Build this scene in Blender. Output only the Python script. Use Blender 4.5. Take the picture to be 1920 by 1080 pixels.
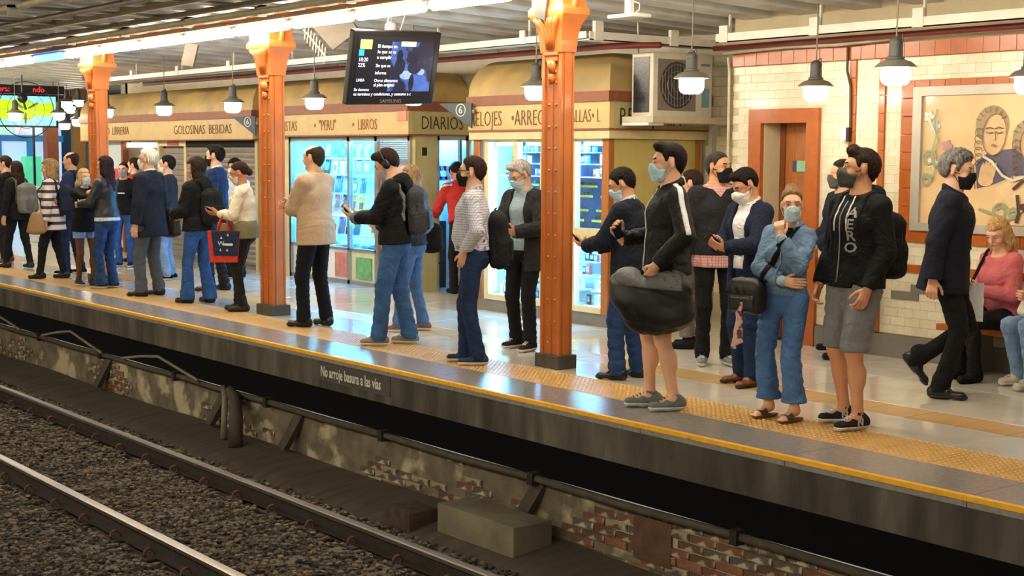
import bpy, bmesh, math, random
import numpy as np
from mathutils import Matrix, Vector
for o in list(bpy.data.objects): bpy.data.objects.remove(o, do_unlink=True)
SC = bpy.context.scene
COL = SC.collection
# ---------------------------------------------------------------- camera
cd = bpy.data.cameras.new('camera'); cam = bpy.data.objects.new('camera', cd); COL.objects.link(cam)
cd.sensor_width = 36.0; cd.lens = 36.0*2700/1920; cd.clip_start = .05; cd.clip_end = 200
CR = [[0.61576, -0.076389, 0.784222], [0.787911, 0.052149, -0.613577], [0.005974, 0.995713, 0.092299]]
cam.matrix_world = Matrix(((CR[0][0],CR[0][1],CR[0][2],0),(CR[1][0],CR[1][1],CR[1][2],0),(CR[2][0],CR[2][1],CR[2][2],1.70),(0,0,0,1)))
SC.camera = cam
# ---------------------------------------------------------------- world, view
w = bpy.data.worlds.new('world'); SC.world = w; w.use_nodes = True
w.node_tree.nodes['Background'].inputs[0].default_value = (1.0,.93,.84,1)
w.node_tree.nodes['Background'].inputs[1].default_value = .12
vs = SC.view_settings
vs.view_transform = 'Standard'; vs.look = 'None'; vs.gamma = 1; vs.use_curve_mapping = False
vs.exposure = 1.32
TUBE, LAMP, KLAMP = 25.0, 12.0, 170.0     # emission strengths of strip tubes, pendant lamps, kiosk tubes
# ---------------------------------------------------------------- helpers
def lin(c):
    if isinstance(c, str):
        c = c.lstrip('#'); c = [int(c[i:i+2],16)/255 for i in (0,2,4)]
    return tuple(x/12.92 if x <= .04045 else ((x+.055)/1.055)**2.4 for x in c)
MATS = {}
def M(name, col='#808080', rough=.6, var=.10, scale=9, bump=0., bscale=70, metal=0., emit=0., spec=.5, coat=0., stretch=None, col2=None, mix=.5, sharp=.1, alpha=1., wr=0.):
    """procedural material: base colour broken by noise, optional second colour in patches, fine bump"""
    if name in MATS: return MATS[name]
    m = bpy.data.materials.new(name); m.use_nodes = True; MATS[name] = m
    nt = m.node_tree; N = nt.nodes; L = nt.links; b = N['Principled BSDF']
    c = lin(col)
    b.inputs['Roughness'].default_value = rough; b.inputs['Metallic'].default_value = metal
    b.inputs['Specular IOR Level'].default_value = spec
    if coat: b.inputs['Coat Weight'].default_value = coat; b.inputs['Coat Roughness'].default_value = .08
    tc = N.new('ShaderNodeTexCoord'); mp = N.new('ShaderNodeMapping'); L.new(tc.outputs['Object'], mp.inputs[0])
    if stretch: mp.inputs['Scale'].default_value = stretch
    n = N.new('ShaderNodeTexNoise'); n.inputs['Scale'].default_value = scale; n.inputs['Detail'].default_value = 4
    L.new(mp.outputs[0], n.inputs['Vector'])
    r = N.new('ShaderNodeValToRGB'); L.new(n.outputs['Fac'], r.inputs[0])
    lo = tuple(x*(1-var) for x in c); hi = tuple(min(1,x*(1+var)) for x in c)
    r.color_ramp.elements[0].position = .3; r.color_ramp.elements[0].color = lo+(1,)
    r.color_ramp.elements[1].position = .7; r.color_ramp.elements[1].color = hi+(1,)
    out = r.outputs[0]
    if col2:
        n2 = N.new('ShaderNodeTexNoise'); n2.inputs['Scale'].default_value = scale*.45; n2.inputs['Detail'].default_value = 7
        L.new(mp.outputs[0], n2.inputs['Vector'])
        r2 = N.new('ShaderNodeValToRGB'); L.new(n2.outputs['Fac'], r2.inputs[0])
        r2.color_ramp.elements[0].position = mix-sharp/2; r2.color_ramp.elements[1].position = mix+sharp/2
        mx = N.new('ShaderNodeMix'); mx.data_type = 'RGBA'
        L.new(r2.outputs[0], mx.inputs[0]); L.new(out, mx.inputs[6]); mx.inputs[7].default_value = lin(col2)+(1,)
        out = mx.outputs[2]
    L.new(out, b.inputs['Base Color'])
    if bump:
        n3 = N.new('ShaderNodeTexNoise'); n3.inputs['Scale'].default_value = bscale; n3.inputs['Detail'].default_value = 3
        L.new(mp.outputs[0], n3.inputs['Vector'])
        bp = N.new('ShaderNodeBump'); bp.inputs['Strength'].default_value = bump; bp.inputs['Distance'].default_value = .01
        L.new(n3.outputs['Fac'], bp.inputs['Height']); L.new(bp.outputs[0], b.inputs['Normal'])
        if wr:      # soft cloth wrinkles
            n4 = N.new('ShaderNodeTexNoise'); n4.inputs['Scale'].default_value = 8; n4.inputs['Detail'].default_value = 2.5; n4.inputs['Distortion'].default_value = 1.8
            L.new(tc.outputs['Object'], n4.inputs['Vector'])
            ab = N.new('ShaderNodeMath'); ab.operation = 'PINGPONG'; ab.inputs[1].default_value = .5
            ml = N.new('ShaderNodeMath'); ml.operation = 'MULTIPLY'; ml.inputs[1].default_value = 2.6; L.new(n4.outputs['Fac'], ml.inputs[0]); L.new(ml.outputs[0], ab.inputs[0])
            b2 = N.new('ShaderNodeBump'); b2.inputs['Strength'].default_value = wr; b2.inputs['Distance'].default_value = .03
            L.new(ab.outputs[0], b2.inputs['Height']); L.new(b2.outputs[0], bp.inputs['Normal'])
    if emit:
        L.new(out, b.inputs['Emission Color']); b.inputs['Emission Strength'].default_value = emit
    if alpha < 1:
        b.inputs['Alpha'].default_value = alpha
    return m
def glass(name, col='#ffffff', a=.10, rough=.03):
    """thin pane: mostly clear with a mirror-like film"""
    if name in MATS: return MATS[name]
    m = bpy.data.materials.new(name); m.use_nodes = True; MATS[name] = m
    nt = m.node_tree; N = nt.nodes; L = nt.links
    N.remove(N['Principled BSDF']); o = N['Material Output']
    t = N.new('ShaderNodeBsdfTransparent'); t.inputs[0].default_value = lin(col)+(1,)
    g = N.new('ShaderNodeBsdfGlossy'); g.inputs['Roughness'].default_value = rough
    mx = N.new('ShaderNodeMixShader'); mx.inputs[0].default_value = a
    L.new(t.outputs[0], mx.inputs[1]); L.new(g.outputs[0], mx.inputs[2]); L.new(mx.outputs[0], o.inputs[0])
    return m
def pattern(name, kind, c1, c2, period, duty=.5, rough=.85, c3=None):
    """woven stripes ('z' bands, 'check') in the thing's own coordinates"""
    if name in MATS: return MATS[name]
    m = M(name, c1, rough, .05, 20, .15, 120)
    nt = m.node_tree; N = nt.nodes; L = nt.links; b = N['Principled BSDF']
    tc = N.new('ShaderNodeTexCoord'); sp = N.new('ShaderNodeSeparateXYZ'); L.new(tc.outputs['Object'], sp.inputs[0])
    def band(sock, per, dut):
        a = N.new('ShaderNodeMath'); a.operation = 'DIVIDE'; L.new(sock, a.inputs[0]); a.inputs[1].default_value = per
        f = N.new('ShaderNodeMath'); f.operation = 'FRACT'; L.new(a.outputs[0], f.inputs[0])
        l = N.new('ShaderNodeMath'); l.operation = 'LESS_THAN'; L.new(f.outputs[0], l.inputs[0]); l.inputs[1].default_value = dut
        return l.outputs[0]
    fz = band(sp.outputs[2], period, duty)
    fac = fz
    if kind == 'check':
        s = N.new('ShaderNodeMath'); s.operation = 'ADD'; L.new(sp.outputs[0], s.inputs[0]); L.new(sp.outputs[1], s.inputs[1])
        fx = band(s.outputs[0], period, duty)
        mm = N.new('ShaderNodeMath'); mm.operation = 'MAXIMUM'; L.new(fz, mm.inputs[0]); L.new(fx, mm.inputs[1]); fac = mm.outputs[0]
    mx = N.new('ShaderNodeMix'); mx.data_type = 'RGBA'; L.new(fac, mx.inputs[0])
    mx.inputs[6].default_value = lin(c1)+(1,); mx.inputs[7].default_value = lin(c2)+(1,)
    L.new(mx.outputs[2], b.inputs['Base Color'])
    return m
def link(o, parent=None):
    COL.objects.link(o)
    if parent is not None: o.parent = parent
    return o
def empty(name, label=None, cat=None, group=None, loc=(0,0,0), rz=0, kind=None, scale=1):
    o = bpy.data.objects.new(name, None); COL.objects.link(o); o.empty_display_size = .1
    o.location = loc; o.rotation_euler = (0,0,rz); o.scale = (scale,)*3
    return tag(o, label, cat, group, kind)
def tag(o, label=None, cat=None, group=None, kind=None):
    if label: o['label'] = label
    if cat: o['category'] = cat
    if group: o['group'] = group
    if kind: o['kind'] = kind
    return o
class B:
    """collects boxes, tubes, lathes, prisms; build() links them as ONE mesh object"""
    def __init__(s): s.v = []; s.f = []
    def add(s, v, f):
        n = len(s.v); s.v += [tuple(p) for p in v]; s.f += [tuple(i+n for i in q) for q in f]; return s
    def box(s, x0, x1, y0, y1, z0, z1):
        return s.add([(x0,y0,z0),(x1,y0,z0),(x1,y1,z0),(x0,y1,z0),(x0,y0,z1),(x1,y0,z1),(x1,y1,z1),(x0,y1,z1)],
                     [(3,2,1,0),(4,5,6,7),(0,1,5,4),(1,2,6,5),(2,3,7,6),(3,0,4,7)])
    def cbox(s, x0, x1, y0, y1, z0, z1, c):
        """box with all edges chamfered by c"""
        cx, cy, cz = (x0+x1)/2, (y0+y1)/2, (z0+z1)/2; hx, hy, hz = (x1-x0)/2, (y1-y0)/2, (z1-z0)/2
        bm = bmesh.new(); bmesh.ops.create_cube(bm, size=2)
        for v in bm.verts: v.co = (cx+v.co.x*hx, cy+v.co.y*hy, cz+v.co.z*hz)
        bmesh.ops.bevel(bm, geom=bm.edges[:], offset=c, segments=2, affect='EDGES', profile=.6)
        bm.verts.index_update()
        s.add([tuple(v.co) for v in bm.verts], [tuple(v.index for v in f.verts) for f in bm.faces]); bm.free(); return s
    def tube(s, pts, r, n=8, caps=True):
        pts = [Vector(p) for p in pts]; rs = r if isinstance(r, (list,tuple)) else [r]*len(pts)
        rings = []; up = None
        for i, p in enumerate(pts):
            d = (pts[min(i+1,len(pts)-1)]-pts[max(i-1,0)]).normalized()
            if up is None: up = Vector((0,0,1)) if abs(d.z) < .9 else Vector((1,0,0))
            a = d.cross(up).normalized(); b = a.cross(d); up = b
            rings.append([p+(a*math.cos(2*math.pi*k/n)+b*math.sin(2*math.pi*k/n))*rs[i] for k in range(n)])
        v = [q for rg in rings for q in rg]; f = []
        for i in range(len(pts)-1):
            for k in range(n):
                k2 = (k+1)%n; f.append((i*n+k, i*n+k2, (i+1)*n+k2, (i+1)*n+k))
        if caps: f.append(tuple(range(n))[::-1]); f.append(tuple((len(pts)-1)*n+k for k in range(n)))
        return s.add(v, f)
    def lathe(s, prof, c=(0,0,0), n=20):
        v = []; f = []
        for (r, z) in prof:
            for k in range(n):
                a = 2*math.pi*k/n; v.append((c[0]+r*math.cos(a), c[1]+r*math.sin(a), c[2]+z))
        for i in range(len(prof)-1):
            for k in range(n):
                k2 = (k+1)%n; f.append((i*n+k, i*n+k2, (i+1)*n+k2, (i+1)*n+k))
        f.append(tuple(range(n))[::-1]); f.append(tuple((len(prof)-1)*n+k for k in range(n)))
        return s.add(v, f)
    def prism(s, poly, axis, a, b):
        """polygon (2-D) extruded along axis from a to b"""
        def p3(u, w, t): return {'x':(t,u,w),'y':(u,t,w),'z':(u,w,t)}[axis]
        n = len(poly); v = [p3(u,w,a) for u, w in poly]+[p3(u,w,b) for u, w in poly]
        f = [tuple(range(n))[::-1], tuple(range(n,2*n))]+[(i,(i+1)%n,n+(i+1)%n,n+i) for i in range(n)]
        return s.add(v, f)
    def dome(s, c, r, ax, h=.6, n=8):
        """small rivet-like dome pointing along ax ('x','-y',...)"""
        sg = -1 if ax[0] == '-' else 1; a = ax[-1]
        v = []; f = []
        for (rr, hh) in ((r,0),(r*.75,r*h*.7)):
            for k in range(n):
                t = 2*math.pi*k/n; p = [0,0,0]; i = 'xyz'.index(a)
                p[i] = sg*hh; p[(i+1)%3] = rr*math.cos(t); p[(i+2)%3] = rr*math.sin(t)
                v.append(tuple(c[q]+p[q] for q in range(3)))
        p = [0,0,0]; p['xyz'.index(a)] = sg*r*h; v.append(tuple(c[q]+p[q] for q in range(3)))
        for k in range(n):
            k2 = (k+1)%n; f += [(k,k2,n+k2,n+k),(n+k,n+k2,2*n)]
        return s.add(v, f)
    def mesh(s, name, mat=None, smooth=False):
        me = bpy.data.meshes.new(name); me.from_pydata(s.v, [], s.f)
        bm = bmesh.new(); bm.from_mesh(me); bmesh.ops.recalc_face_normals(bm, faces=bm.faces[:]); bm.to_mesh(me); bm.free()
        if mat: me.materials.append(mat)
        if smooth:
            for p in me.polygons: p.use_smooth = True
            if smooth != True: me.set_sharp_from_angle(angle=math.radians(smooth))
        return me
    def build(s, name, mat, parent=None, smooth=False, **kw):
        o = link(bpy.data.objects.new(name, s.mesh(name, mat, smooth)), parent)
        return tag(o, **kw)
def inst(name, me, parent=None, loc=(0,0,0), rot=(0,0,0), sc=(1,1,1), **kw):
    o = link(bpy.data.objects.new(name, me), parent); o.location = loc; o.rotation_euler = rot; o.scale = sc
    return tag(o, **kw)
def text(name, body, mat, size, parent, origin, U, V, xs=1., depth=.004, align='LEFT', bold=0., **kw):
    """flat lettering as a thin mesh; U = reading direction, V = up, both world axes of the parent"""
    cu = bpy.data.curves.new(name, 'FONT'); cu.body = body; cu.size = size; cu.extrude = depth/2; cu.align_x = align
    cu.offset = bold; cu.resolution_u = 2
    t = bpy.data.objects.new(name, cu); COL.objects.link(t)
    me = bpy.data.meshes.new_from_object(t.evaluated_get(bpy.context.evaluated_depsgraph_get()))
    bpy.data.objects.remove(t); bpy.data.curves.remove(cu)
    U = Vector(U).normalized(); V = Vector(V).normalized(); W = U.cross(V); O = Vector(origin)
    for v in me.vertices: v.co = O+U*(v.co.x*xs)+V*v.co.y+W*v.co.z
    me.materials.clear(); me.materials.append(mat); me.name = name
    o = link(bpy.data.objects.new(name, me), parent)
    return tag(o, **kw)
R2 = math.radians
# ---------------------------------------------------------------- materials of the place
rnd = random.Random(7)
ORANGE = M('painted_orange_iron', '#bd6d33', .38, .12, 5, .12, 60, coat=.15, col2='#aa5a26', mix=.72, sharp=.25)
ORT = M('orange_glazed_tile', '#ad5d27', .22, .10, 12, .05, 40)
CREAMT = M('cream_glazed_tile', '#ddd4b9', .16, .06, 14, .04, 30)
CREAMT2 = M('cream_glazed_tile_warm', '#d9cfb2', .18, .06, 14, .04, 30)
CREAMT3 = M('cream_glazed_tile_pale', '#e0d8c0', .15, .06, 14, .04, 30)
GROUT = M('tile_grout', '#c9bc9a', .7, .05)
GREYB = M('grey_baseboard_tile', '#77736a', .45, .12, 6)
SLAB = M('polished_cream_slab', '#d3cdc0', .10, .09, 3.5, .02, 25, coat=.2)
SLAB2 = M('polished_pale_slab', '#d9d4c8', .11, .09, 3.5, .02, 25, coat=.2)
OCHRE = M('ochre_floor_tile', '#c2a06c', .3, .12, 8)
TACT = M('yellow_tactile_tile', '#cba35c', .32, .12, 5, col2='#b98f4c', mix=.62, sharp=.3)
GRANITE = M('grey_granite_edge', '#8b8884', .22, .16, 30, .05, 90)
YEL = M('yellow_edge_paint', '#f0b429', .45, .12, 20, col2='#a9803a', mix=.70, sharp=.08)
FASC = M('stained_dark_concrete', '#5d5850', .85, .35, 4, .5, 30, stretch=(2.2,1,.5), col2='#37332d', mix=.50, sharp=.30)
DIRT = M('oily_track_dirt', '#3f382f', .95, .35, 6, .8, 30, col2='#2a2520', mix=.55, sharp=.4)
HAUNCH = M('grimy_concrete_slope', '#4b443b', .92, .25, 4, .5, 40, stretch=(3,.6,.6))
PLASTER = M('flaking_whitewash_plaster', '#6f6756', .95, .35, 6, .9, 25, col2='#b5aa8f', mix=.58, sharp=.08)
BRK = [M('old_brick_'+n, c, .93, .28, 16, .6, 60, col2=c2, mix=m_, sharp=.06) for n, c, c2, m_ in (('red','#74503f','#b9ad92',.57),('brown','#614838','#a89d85',.56),('grey','#5e564a','#b9af96',.54),('orange','#8a5a40','#6d5f50',.55),('white','#9c9179','#5d4d42',.52))]
STONE = [M('ballast_stone_'+str(i), c, .95, .35, 30, .5, 80) for i, c in enumerate(('#4a4135','#322b24','#6e6250','#59544c'))]
STEEL = M('worn_rail_steel', '#aaa6a2', .36, .15, 4, metal=1., stretch=(.2,4,4)); RUST = M('rusty_rail_side', '#2c241e', .85, .3, 14, .4, 60)
COPPER = M('rusty_red_clip', '#5f3d31', .8, .3, 20)
SLEEP = M('dusty_sleeper_concrete', '#5b544a', .95, .2, 9, .5, 50)
KTAN = M('tan_painted_canopy', '#bd9f64', .5, .16, 3, .06, 14, col2='#8f7d57', mix=.60, sharp=.35)
KSIGN = M('ochre_painted_fascia', '#cfb176', .45, .09, 5)
KBROWN = M('red_brown_moulding', '#8a4f34', .5, .12, 8)
KCREAM = M('cream_painted_wood', '#d6c594', .5, .10, 6)
KOLIVE = M('olive_cream_panel', '#b9ae7d', .5, .10, 6)
WOODO = M('varnished_orange_wood', '#a8662f', .4, .2, 10, .1, 40, stretch=(6,6,.6))
ALU = M('brushed_aluminium', '#b5b3ad', .35, .08, 20, metal=.8)
SHUT = M('grey_roller_shutter', '#8a8074', .5, .12, 8)
LETB = M('dark_brown_letter_paint', '#3b2718', .6, .1); LETR = M('faded_red_letter_paint', '#9c5532', .6, .2); LETF = M('faded_brown_letter_paint', '#6e5433', .65, .2)
WHITEP = M('white_painted_joist', '#cfcdc6', .5, .10, 5, col2='#9e9a90', mix=.72, sharp=.3)
CEILP = M('dirty_white_ceiling', '#a9a69d', .6, .15, 2.5, col2='#6d675d', mix=.66, sharp=.35)
TRAYW = M('white_cable_tray', '#ded9cb', .45, .07, 7); GREYM = M('grey_dirty_metal', '#7d7769', .55, .2, 8); REDP = M('dark_red_pipe', '#6d2620', .45, .15, 6)
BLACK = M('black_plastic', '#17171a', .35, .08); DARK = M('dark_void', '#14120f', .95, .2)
LAMPG = M('lamp_enamel_grey', '#6f6d62', .4, .15, 12); WHITEPL = M('white_plastic', '#e4e1d8', .4, .04)
TUBEM = M('fluorescent_tube_lit', '#fff0d8', .4, 0, emit=TUBE); TUBEB = M('fluorescent_tube_blue', '#3a86ff', .4, 0, emit=5)
GLOBE = M('lamp_opal_glass_lit', '#fff3dc', .4, 0, emit=LAMP)
KT = M('kiosk_tube_lit', '#3fb4ff', .4, 0, emit=KLAMP*1.3); KTW = M('kiosk_tube_white', '#70c2ff', .4, 0, emit=KLAMP*.42)
KIN = M('kiosk_interior_white', '#dfe6ea', .5, .05)
PANE = glass('window_glass', '#f3fafa', .07)
# ---------------------------------------------------------------- platform floor
fl = B().box(-46,6,6.55,12.5,-.28,-.03).build('floor', GROUT, kind='structure')
def pieces(nm, mats, x0, x1, step, y0, y1, z0, z1, par, gap=.003, lim=300):
    me = [B().cbox(-step/2+gap,step/2-gap,y0+gap,y1-gap,z0,z1,.0025).mesh(nm, m) for m in mats]; n = int(round((x1-x0)/step))
    for i in range(n): inst(nm, rnd.choice(me), par, (x0+step*(i+.5),0,0))
pieces('floor_slab', [SLAB,SLAB2], -32, -2, 1.0, 7.20, 7.77, -.03, 0, fl)
pieces('floor_slab', [SLAB,SLAB2], -32, -2, 1.0, 8.13, 9.10, -.03, 0, fl)
pieces('floor_slab', [SLAB,SLAB2], -31.5, -1.5, 1.0, 9.10, 10.06, -.03, 0, fl)
pieces('ochre_tile', [OCHRE], -32, -2, .375, 7.77, 8.13, -.03, 0, fl)
B().box(-46,-32,7.2,12.4,-.03,0).build('floor_slab', SLAB, fl); B().box(-32,-9.5,10.06,12.4,-.03,0).build('floor_slab', SLAB, fl)
# tactile paving: each tile with rows of domes
tb = B().cbox(-.198,.198,6.722,7.198,-.03,0,.003)
for i in range(9):
    for j in range(11):
        cx, cy = -.176+.044*i, 6.74+.044*j; r0, r1 = .014, .008
        v = [(cx+r*math.cos(math.pi*k/3), cy+r*math.sin(math.pi*k/3), z) for r, z in ((r0,0),(r1,.005)) for k in range(6)]
        tb.add(v, [(k,(k+1)%6,6+(k+1)%6,6+k) for k in range(6)]+[tuple(range(6,12))])
tm = tb.mesh('tactile_tile', TACT)
for i in range(75): inst('tactile_tile', tm, fl, (-32+.4*(i+.5),0,0))
B().box(-46,-32,6.72,7.2,-.03,.0).build('tactile_tile', TACT, fl)
es = [B().cbox(-.598,.598,6.205,6.718,-.06,0,.004).mesh('edge_stone', GRANITE)]
for i in range(36): inst('edge_stone', es[0], fl, (-45+1.2*(i+.5),0,0))
# platform face under the edge
pf = B().box(-46,6,6.215,6.56,-.29,-.03).build('wall_platform_edge', FASC, kind='structure')
B().box(-46,6,6.196,6.235,-.024,.003).build('trim_1', YEL, kind='structure')
lb = B().box(-10.62,-9.50,6.209,6.216,-.225,-.075).build('notice_plate', M('dark_notice_plate','#4a4846',.5,.1), label='grey notice plate lettered in white on the platform face', cat='sign')
text('lettering', 'No arroje basura a las vias', M('white_notice_paint','#d8d6d0',.6,.1), .125, lb, (-10.575,6.2085,-.185), (1,0,0), (0,0,1), xs=.70, depth=.002, bold=.002)
# void behind platform lip and low brick wall, its shade put into near-black colour
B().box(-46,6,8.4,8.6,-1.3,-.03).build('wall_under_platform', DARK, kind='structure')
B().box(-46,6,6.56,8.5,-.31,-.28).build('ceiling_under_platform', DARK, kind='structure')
wt = B().box(-46,6,6.53,6.60,-1.28,-.665).build('wall_track', PLASTER, kind='structure')
# bricks laid bare in patches of the flaking wall
bl, bh = .235, .062
bmx = [B().cbox(-bl/2+.006,bl/2-.006,-.012,.02,-bh/2+.005,bh/2-.005,.004).mesh('brick', m) for m in BRK]
nb = 0
for r in range(7):
    z = -1.10+bh*(r+.5)
    for i in range(90):
        X = -3.4-bl*i-(bl/2 if r%2 else 0)
        zone = (math.sin(X*1.9+.6)+.7*math.sin(X*4.3+1)+.35*math.sin(X*9+r*1.3)+.5*math.sin(r*.9))
        near = X > -8.3
        if zone > (-.9 if near else .55) and rnd.random() < (.93 if near else .8) and nb < 300:
            w_ = [3,3,3,1.4,1.8] if near else [.8,2,4,.3,2.4]
            inst('brick', rnd.choices(bmx, w_)[0], wt, (X, 6.528+rnd.uniform(-.004,.006), z), (rnd.uniform(-.02,.02),0,rnd.uniform(-.012,.012))); nb += 1
# rust-brown panel let into the wall, and coping pipe along its top
B().box(-6.98,-6.62,6.512,6.535,-1.0,-.70).build('rusty_panel', M('rusty_panel','#5d4431',.8,.3,8,.4), label='rust brown sheet panel let into the brick trackside wall', cat='panel')
cp = empty('conduit_run', 'long grimy conduit running along the trackside wall top', 'conduit', loc=(0,6.475,-.64))
for i in range(14):
    b = B(); x0 = -30+2.0*i; b.tube([(x0,0,0),(x0+1,0,-.012),(x0+2,0,0)], .028, 10); b.build('pipe_length', M('grimy_conduit','#4a453b',.75,.3,9,.2) if i%3 else HAUNCH, cp, 40)
for i in range(14): B().box(-30+2*i-.03,-30+2*i+.03,-.045,.03,-.05,.045).build('conduit_clamp', RUST, cp)
for k, (x0, h_) in enumerate(((-19.6,.06),(-16.9,.10),(-14.4,.08))):
    B().tube([(x0-.9,6.43,-.60),(x0-.45,6.44,-.57+h_*.5),(x0,6.45,-.56+h_),(x0+.45,6.44,-.57+h_*.4),(x0+1,6.43,-.61)], .016, 8).build('loose_cable', GREYM, label=('lowest','tallest','middle')[k]+' of the slack grey cables looped over the trackside conduit', cat='cable', group='slack cables on the conduit')
# bent drain pipes and collapsed section
B().tube([(-12.75,6.46,-.63),(-12.45,6.36,-.66),(-12.28,6.28,-.80),(-12.22,6.24,-1.08)], [.05,.06,.065,.07], 12).build('bent_pipe', M('pipe_grey_brown','#4d453a',.8,.25,9), None, True, label='thick bent drain pipe dropping from conduit to track slope', cat='pipe')
B().tube([(-12.9,6.47,-.62),(-12.7,6.38,-.68),(-12.6,6.32,-.82),(-12.55,6.28,-1.06)], .03, 10).build('bent_pipe', GREYM, None, True, label='thin bent pipe beside the thick drain pipe', cat='pipe')
B().box(-12.62,-12.60,6.40,6.42,-1.05,-.6).build('hanging_rod', GREYM, label='thin upright rod hanging in front of the drain pipes', cat='rod')
for X, t in ((-13.0,'left of the bent drain pipes'),(-11.5,'right of the bent drain pipes'),(-15.9,'below the looped cables'),(-8.02,'above the concrete block')):
    B().add([(X-.16,6.38,-1.0),(X-.05,6.38,-1.02),(X+.10,6.50,-.68),(X-.02,6.50,-.66),(X-.16,6.44,-1.0),(X-.05,6.44,-1.02),(X+.10,6.56,-.68),(X-.02,6.56,-.66)],
        [(0,1,2,3),(4,7,6,5),(0,4,5,1),(1,5,6,2),(2,6,7,3),(3,7,4,0)]).build('slanted_strut', HAUNCH, label='slanted concrete strut leaning on the trackside wall '+t, cat='strut')
cb = B().cbox(-8.62,-7.70,6.05,6.40,-1.16,-.88,.012)
cb.build('concrete_block', M('weathered_block','#77715f',.9,.2,6,.4), None, 40, label='large weathered concrete block lying against the trackside wall', cat='block')
B().cbox(-9.15,-8.80,5.92,6.2,-1.15,-.98,.03).build('rubble_lump', M('rust_lump','#4a3a30',.95,.35,14,.7), None, 40, label='dark crumbling lump beside the concrete block', cat='rubble')
# track bed
tbm = B(); nx, ny = 150, 30; rg = np.random.RandomState(3)
hz = rg.uniform(-.018,.018,(nx+1,ny+1)); xs_ = np.linspace(-34,6,nx+1); ys_ = np.linspace(-3,6.12,ny+1)
tbm.add([(xs_[i],ys_[j],-1.172+hz[i,j]) for i in range(nx+1) for j in range(ny+1)], [(i*(ny+1)+j,(i+1)*(ny+1)+j,(i+1)*(ny+1)+j+1,i*(ny+1)+j+1) for i in range(nx) for j in range(ny)])
tk = tbm.build('floor_track', DIRT, kind='structure')
B().box(-46,6,-3,7,-1.6,-1.25).build('floor_track_base', DIRT, kind='structure')
hb = B(); hv_, hf_ = [], []
prof = ((5.86,-1.20),(5.92,-1.135),(6.05,-1.10),(6.25,-1.075),(6.42,-1.06),(6.56,-1.05),(6.56,-1.3),(5.86,-1.3))
for i in range(81):
    x_ = -34+.5*i; s_ = .02*math.sin(x_*1.3)+.012*math.sin(x_*3.1)
    hv_ += [(x_, y_+s_*(1 if q < 6 else 0), z_+s_*.5*(1 if q < 6 else 0)) for q, (y_, z_) in enumerate(prof)]
for i in range(80):
    for q in range(8): hf_.append((i*8+q, i*8+(q+1)%8, (i+1)*8+(q+1)%8, (i+1)*8+q))
hb.add(hv_, hf_).build('trim_2', HAUNCH, None, 50, kind='structure')
# ballast: loose stones nobody could count
def stones(n, x0, x1, yr, s0, s1, mats, z=-1.155):
    bs = [B() for _ in mats]
    ico = bmesh.new(); bmesh.ops.create_icosphere(ico, subdivisions=1, radius=1); iv = np.array([v.co for v in ico.verts]); fi = [tuple(v.index for v in f.verts) for f in ico.faces]; ico.free()
    A = [[],[],[]]; base = 0
    for _ in range(n):
        k = rg.randint(len(mats)); s_ = rg.uniform(s0,s1); sc_ = s_*rg.uniform(.55,1.25,3)*np.array([1,1,.62]); q = iv*rg.uniform(.75,1.15,(len(iv),1))*sc_
        a_ = rg.uniform(0,6.28); c_, d_ = math.cos(a_), math.sin(a_); q = np.stack([q[:,0]*c_-q[:,1]*d_, q[:,0]*d_+q[:,1]*c_, q[:,2]],1)
        X = x1-(x1-x0)*rg.rand()**1.35; Y = yr[0]+(yr[1]-yr[0])*rg.rand()
        if abs(Y-5.5) < .10 or abs(Y-4.2) < .10: continue
        q = q+np.array([X,Y,z+rg.uniform(-.3,.6)*s_]); A[0].append(q); A[1].append(np.array(fi)+base); A[2] += [k]*len(fi); base += len(q)
    me = bpy.data.meshes.new('ballast'); me.from_pydata(np.concatenate(A[0]).tolist(), [], np.concatenate(A[1]).tolist())
    for m in mats: me.materials.append(m)
    me.polygons.foreach_set('material_index', np.array(A[2], np.int32))
    tag(link(bpy.data.objects.new('ballast', me)), 'loose brown ballast stones between and beside the rails', 'ballast', kind='stuff')
stones(36000, -20, -4.4, (2.7,6.0), .010, .030, STONE, -1.150)
# sleepers and rails
slm = B().cbox(-.11,.11,3.75,5.95,-1.28,-1.147,.015).mesh('sleeper', SLEEP)
for i in range(34): inst('sleeper', slm, None, (-4.6-.6*i, rnd.uniform(-.02,.02), rnd.uniform(-.014,-.006)), (0,0,rnd.uniform(-.01,.01)), label='dusty concrete sleeper half buried in the ballast', cat='sleeper', group='sleepers under the rails')
clip = B().tube([(0,.035*math.cos(a),.035*math.sin(a)) for a in np.linspace(-.6,3.9,9)], .009, 6).mesh('rail_clip', COPPER, True)
plate = B().cbox(-.09,.09,-.14,.14,-1.153,-1.137,.004).mesh('base_plate', RUST)
for Y, t in ((5.5,'steel rail nearer the platform with worn bright top'),(4.2,'steel rail farther from the platform with worn bright top')):
    hd = [(-.035,-1.035),(-.035,-1.008),(-.028,-1.0),(.028,-1.0),(.035,-1.008),(.035,-1.035),(.009,-1.05),(.009,-1.12),(.062,-1.13),(.062,-1.14),(-.062,-1.14),(-.062,-1.13),(-.009,-1.12),(-.009,-1.05)]
    r = empty('rail', t, 'rail', 'track rails', (-18,Y,-1.06))
    B().prism([(y,z+1.06) for y, z in hd[:6]], 'x', -26, 24).build('rail_head', STEEL, r)
    B().prism([(y,z+1.06) for y, z in hd[5:]+hd[:1]], 'x', -26, 24).build('rail_web', RUST, r)
    for i in range(34):
        X = -4.6-.6*i+18
        inst('base_plate', plate, r, (X,0,1.06))
        for s_ in (-1,1): inst('rail_clip', clip, r, (X,s_*.085,-.055), (0,0,0 if s_ > 0 else math.pi))
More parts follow.
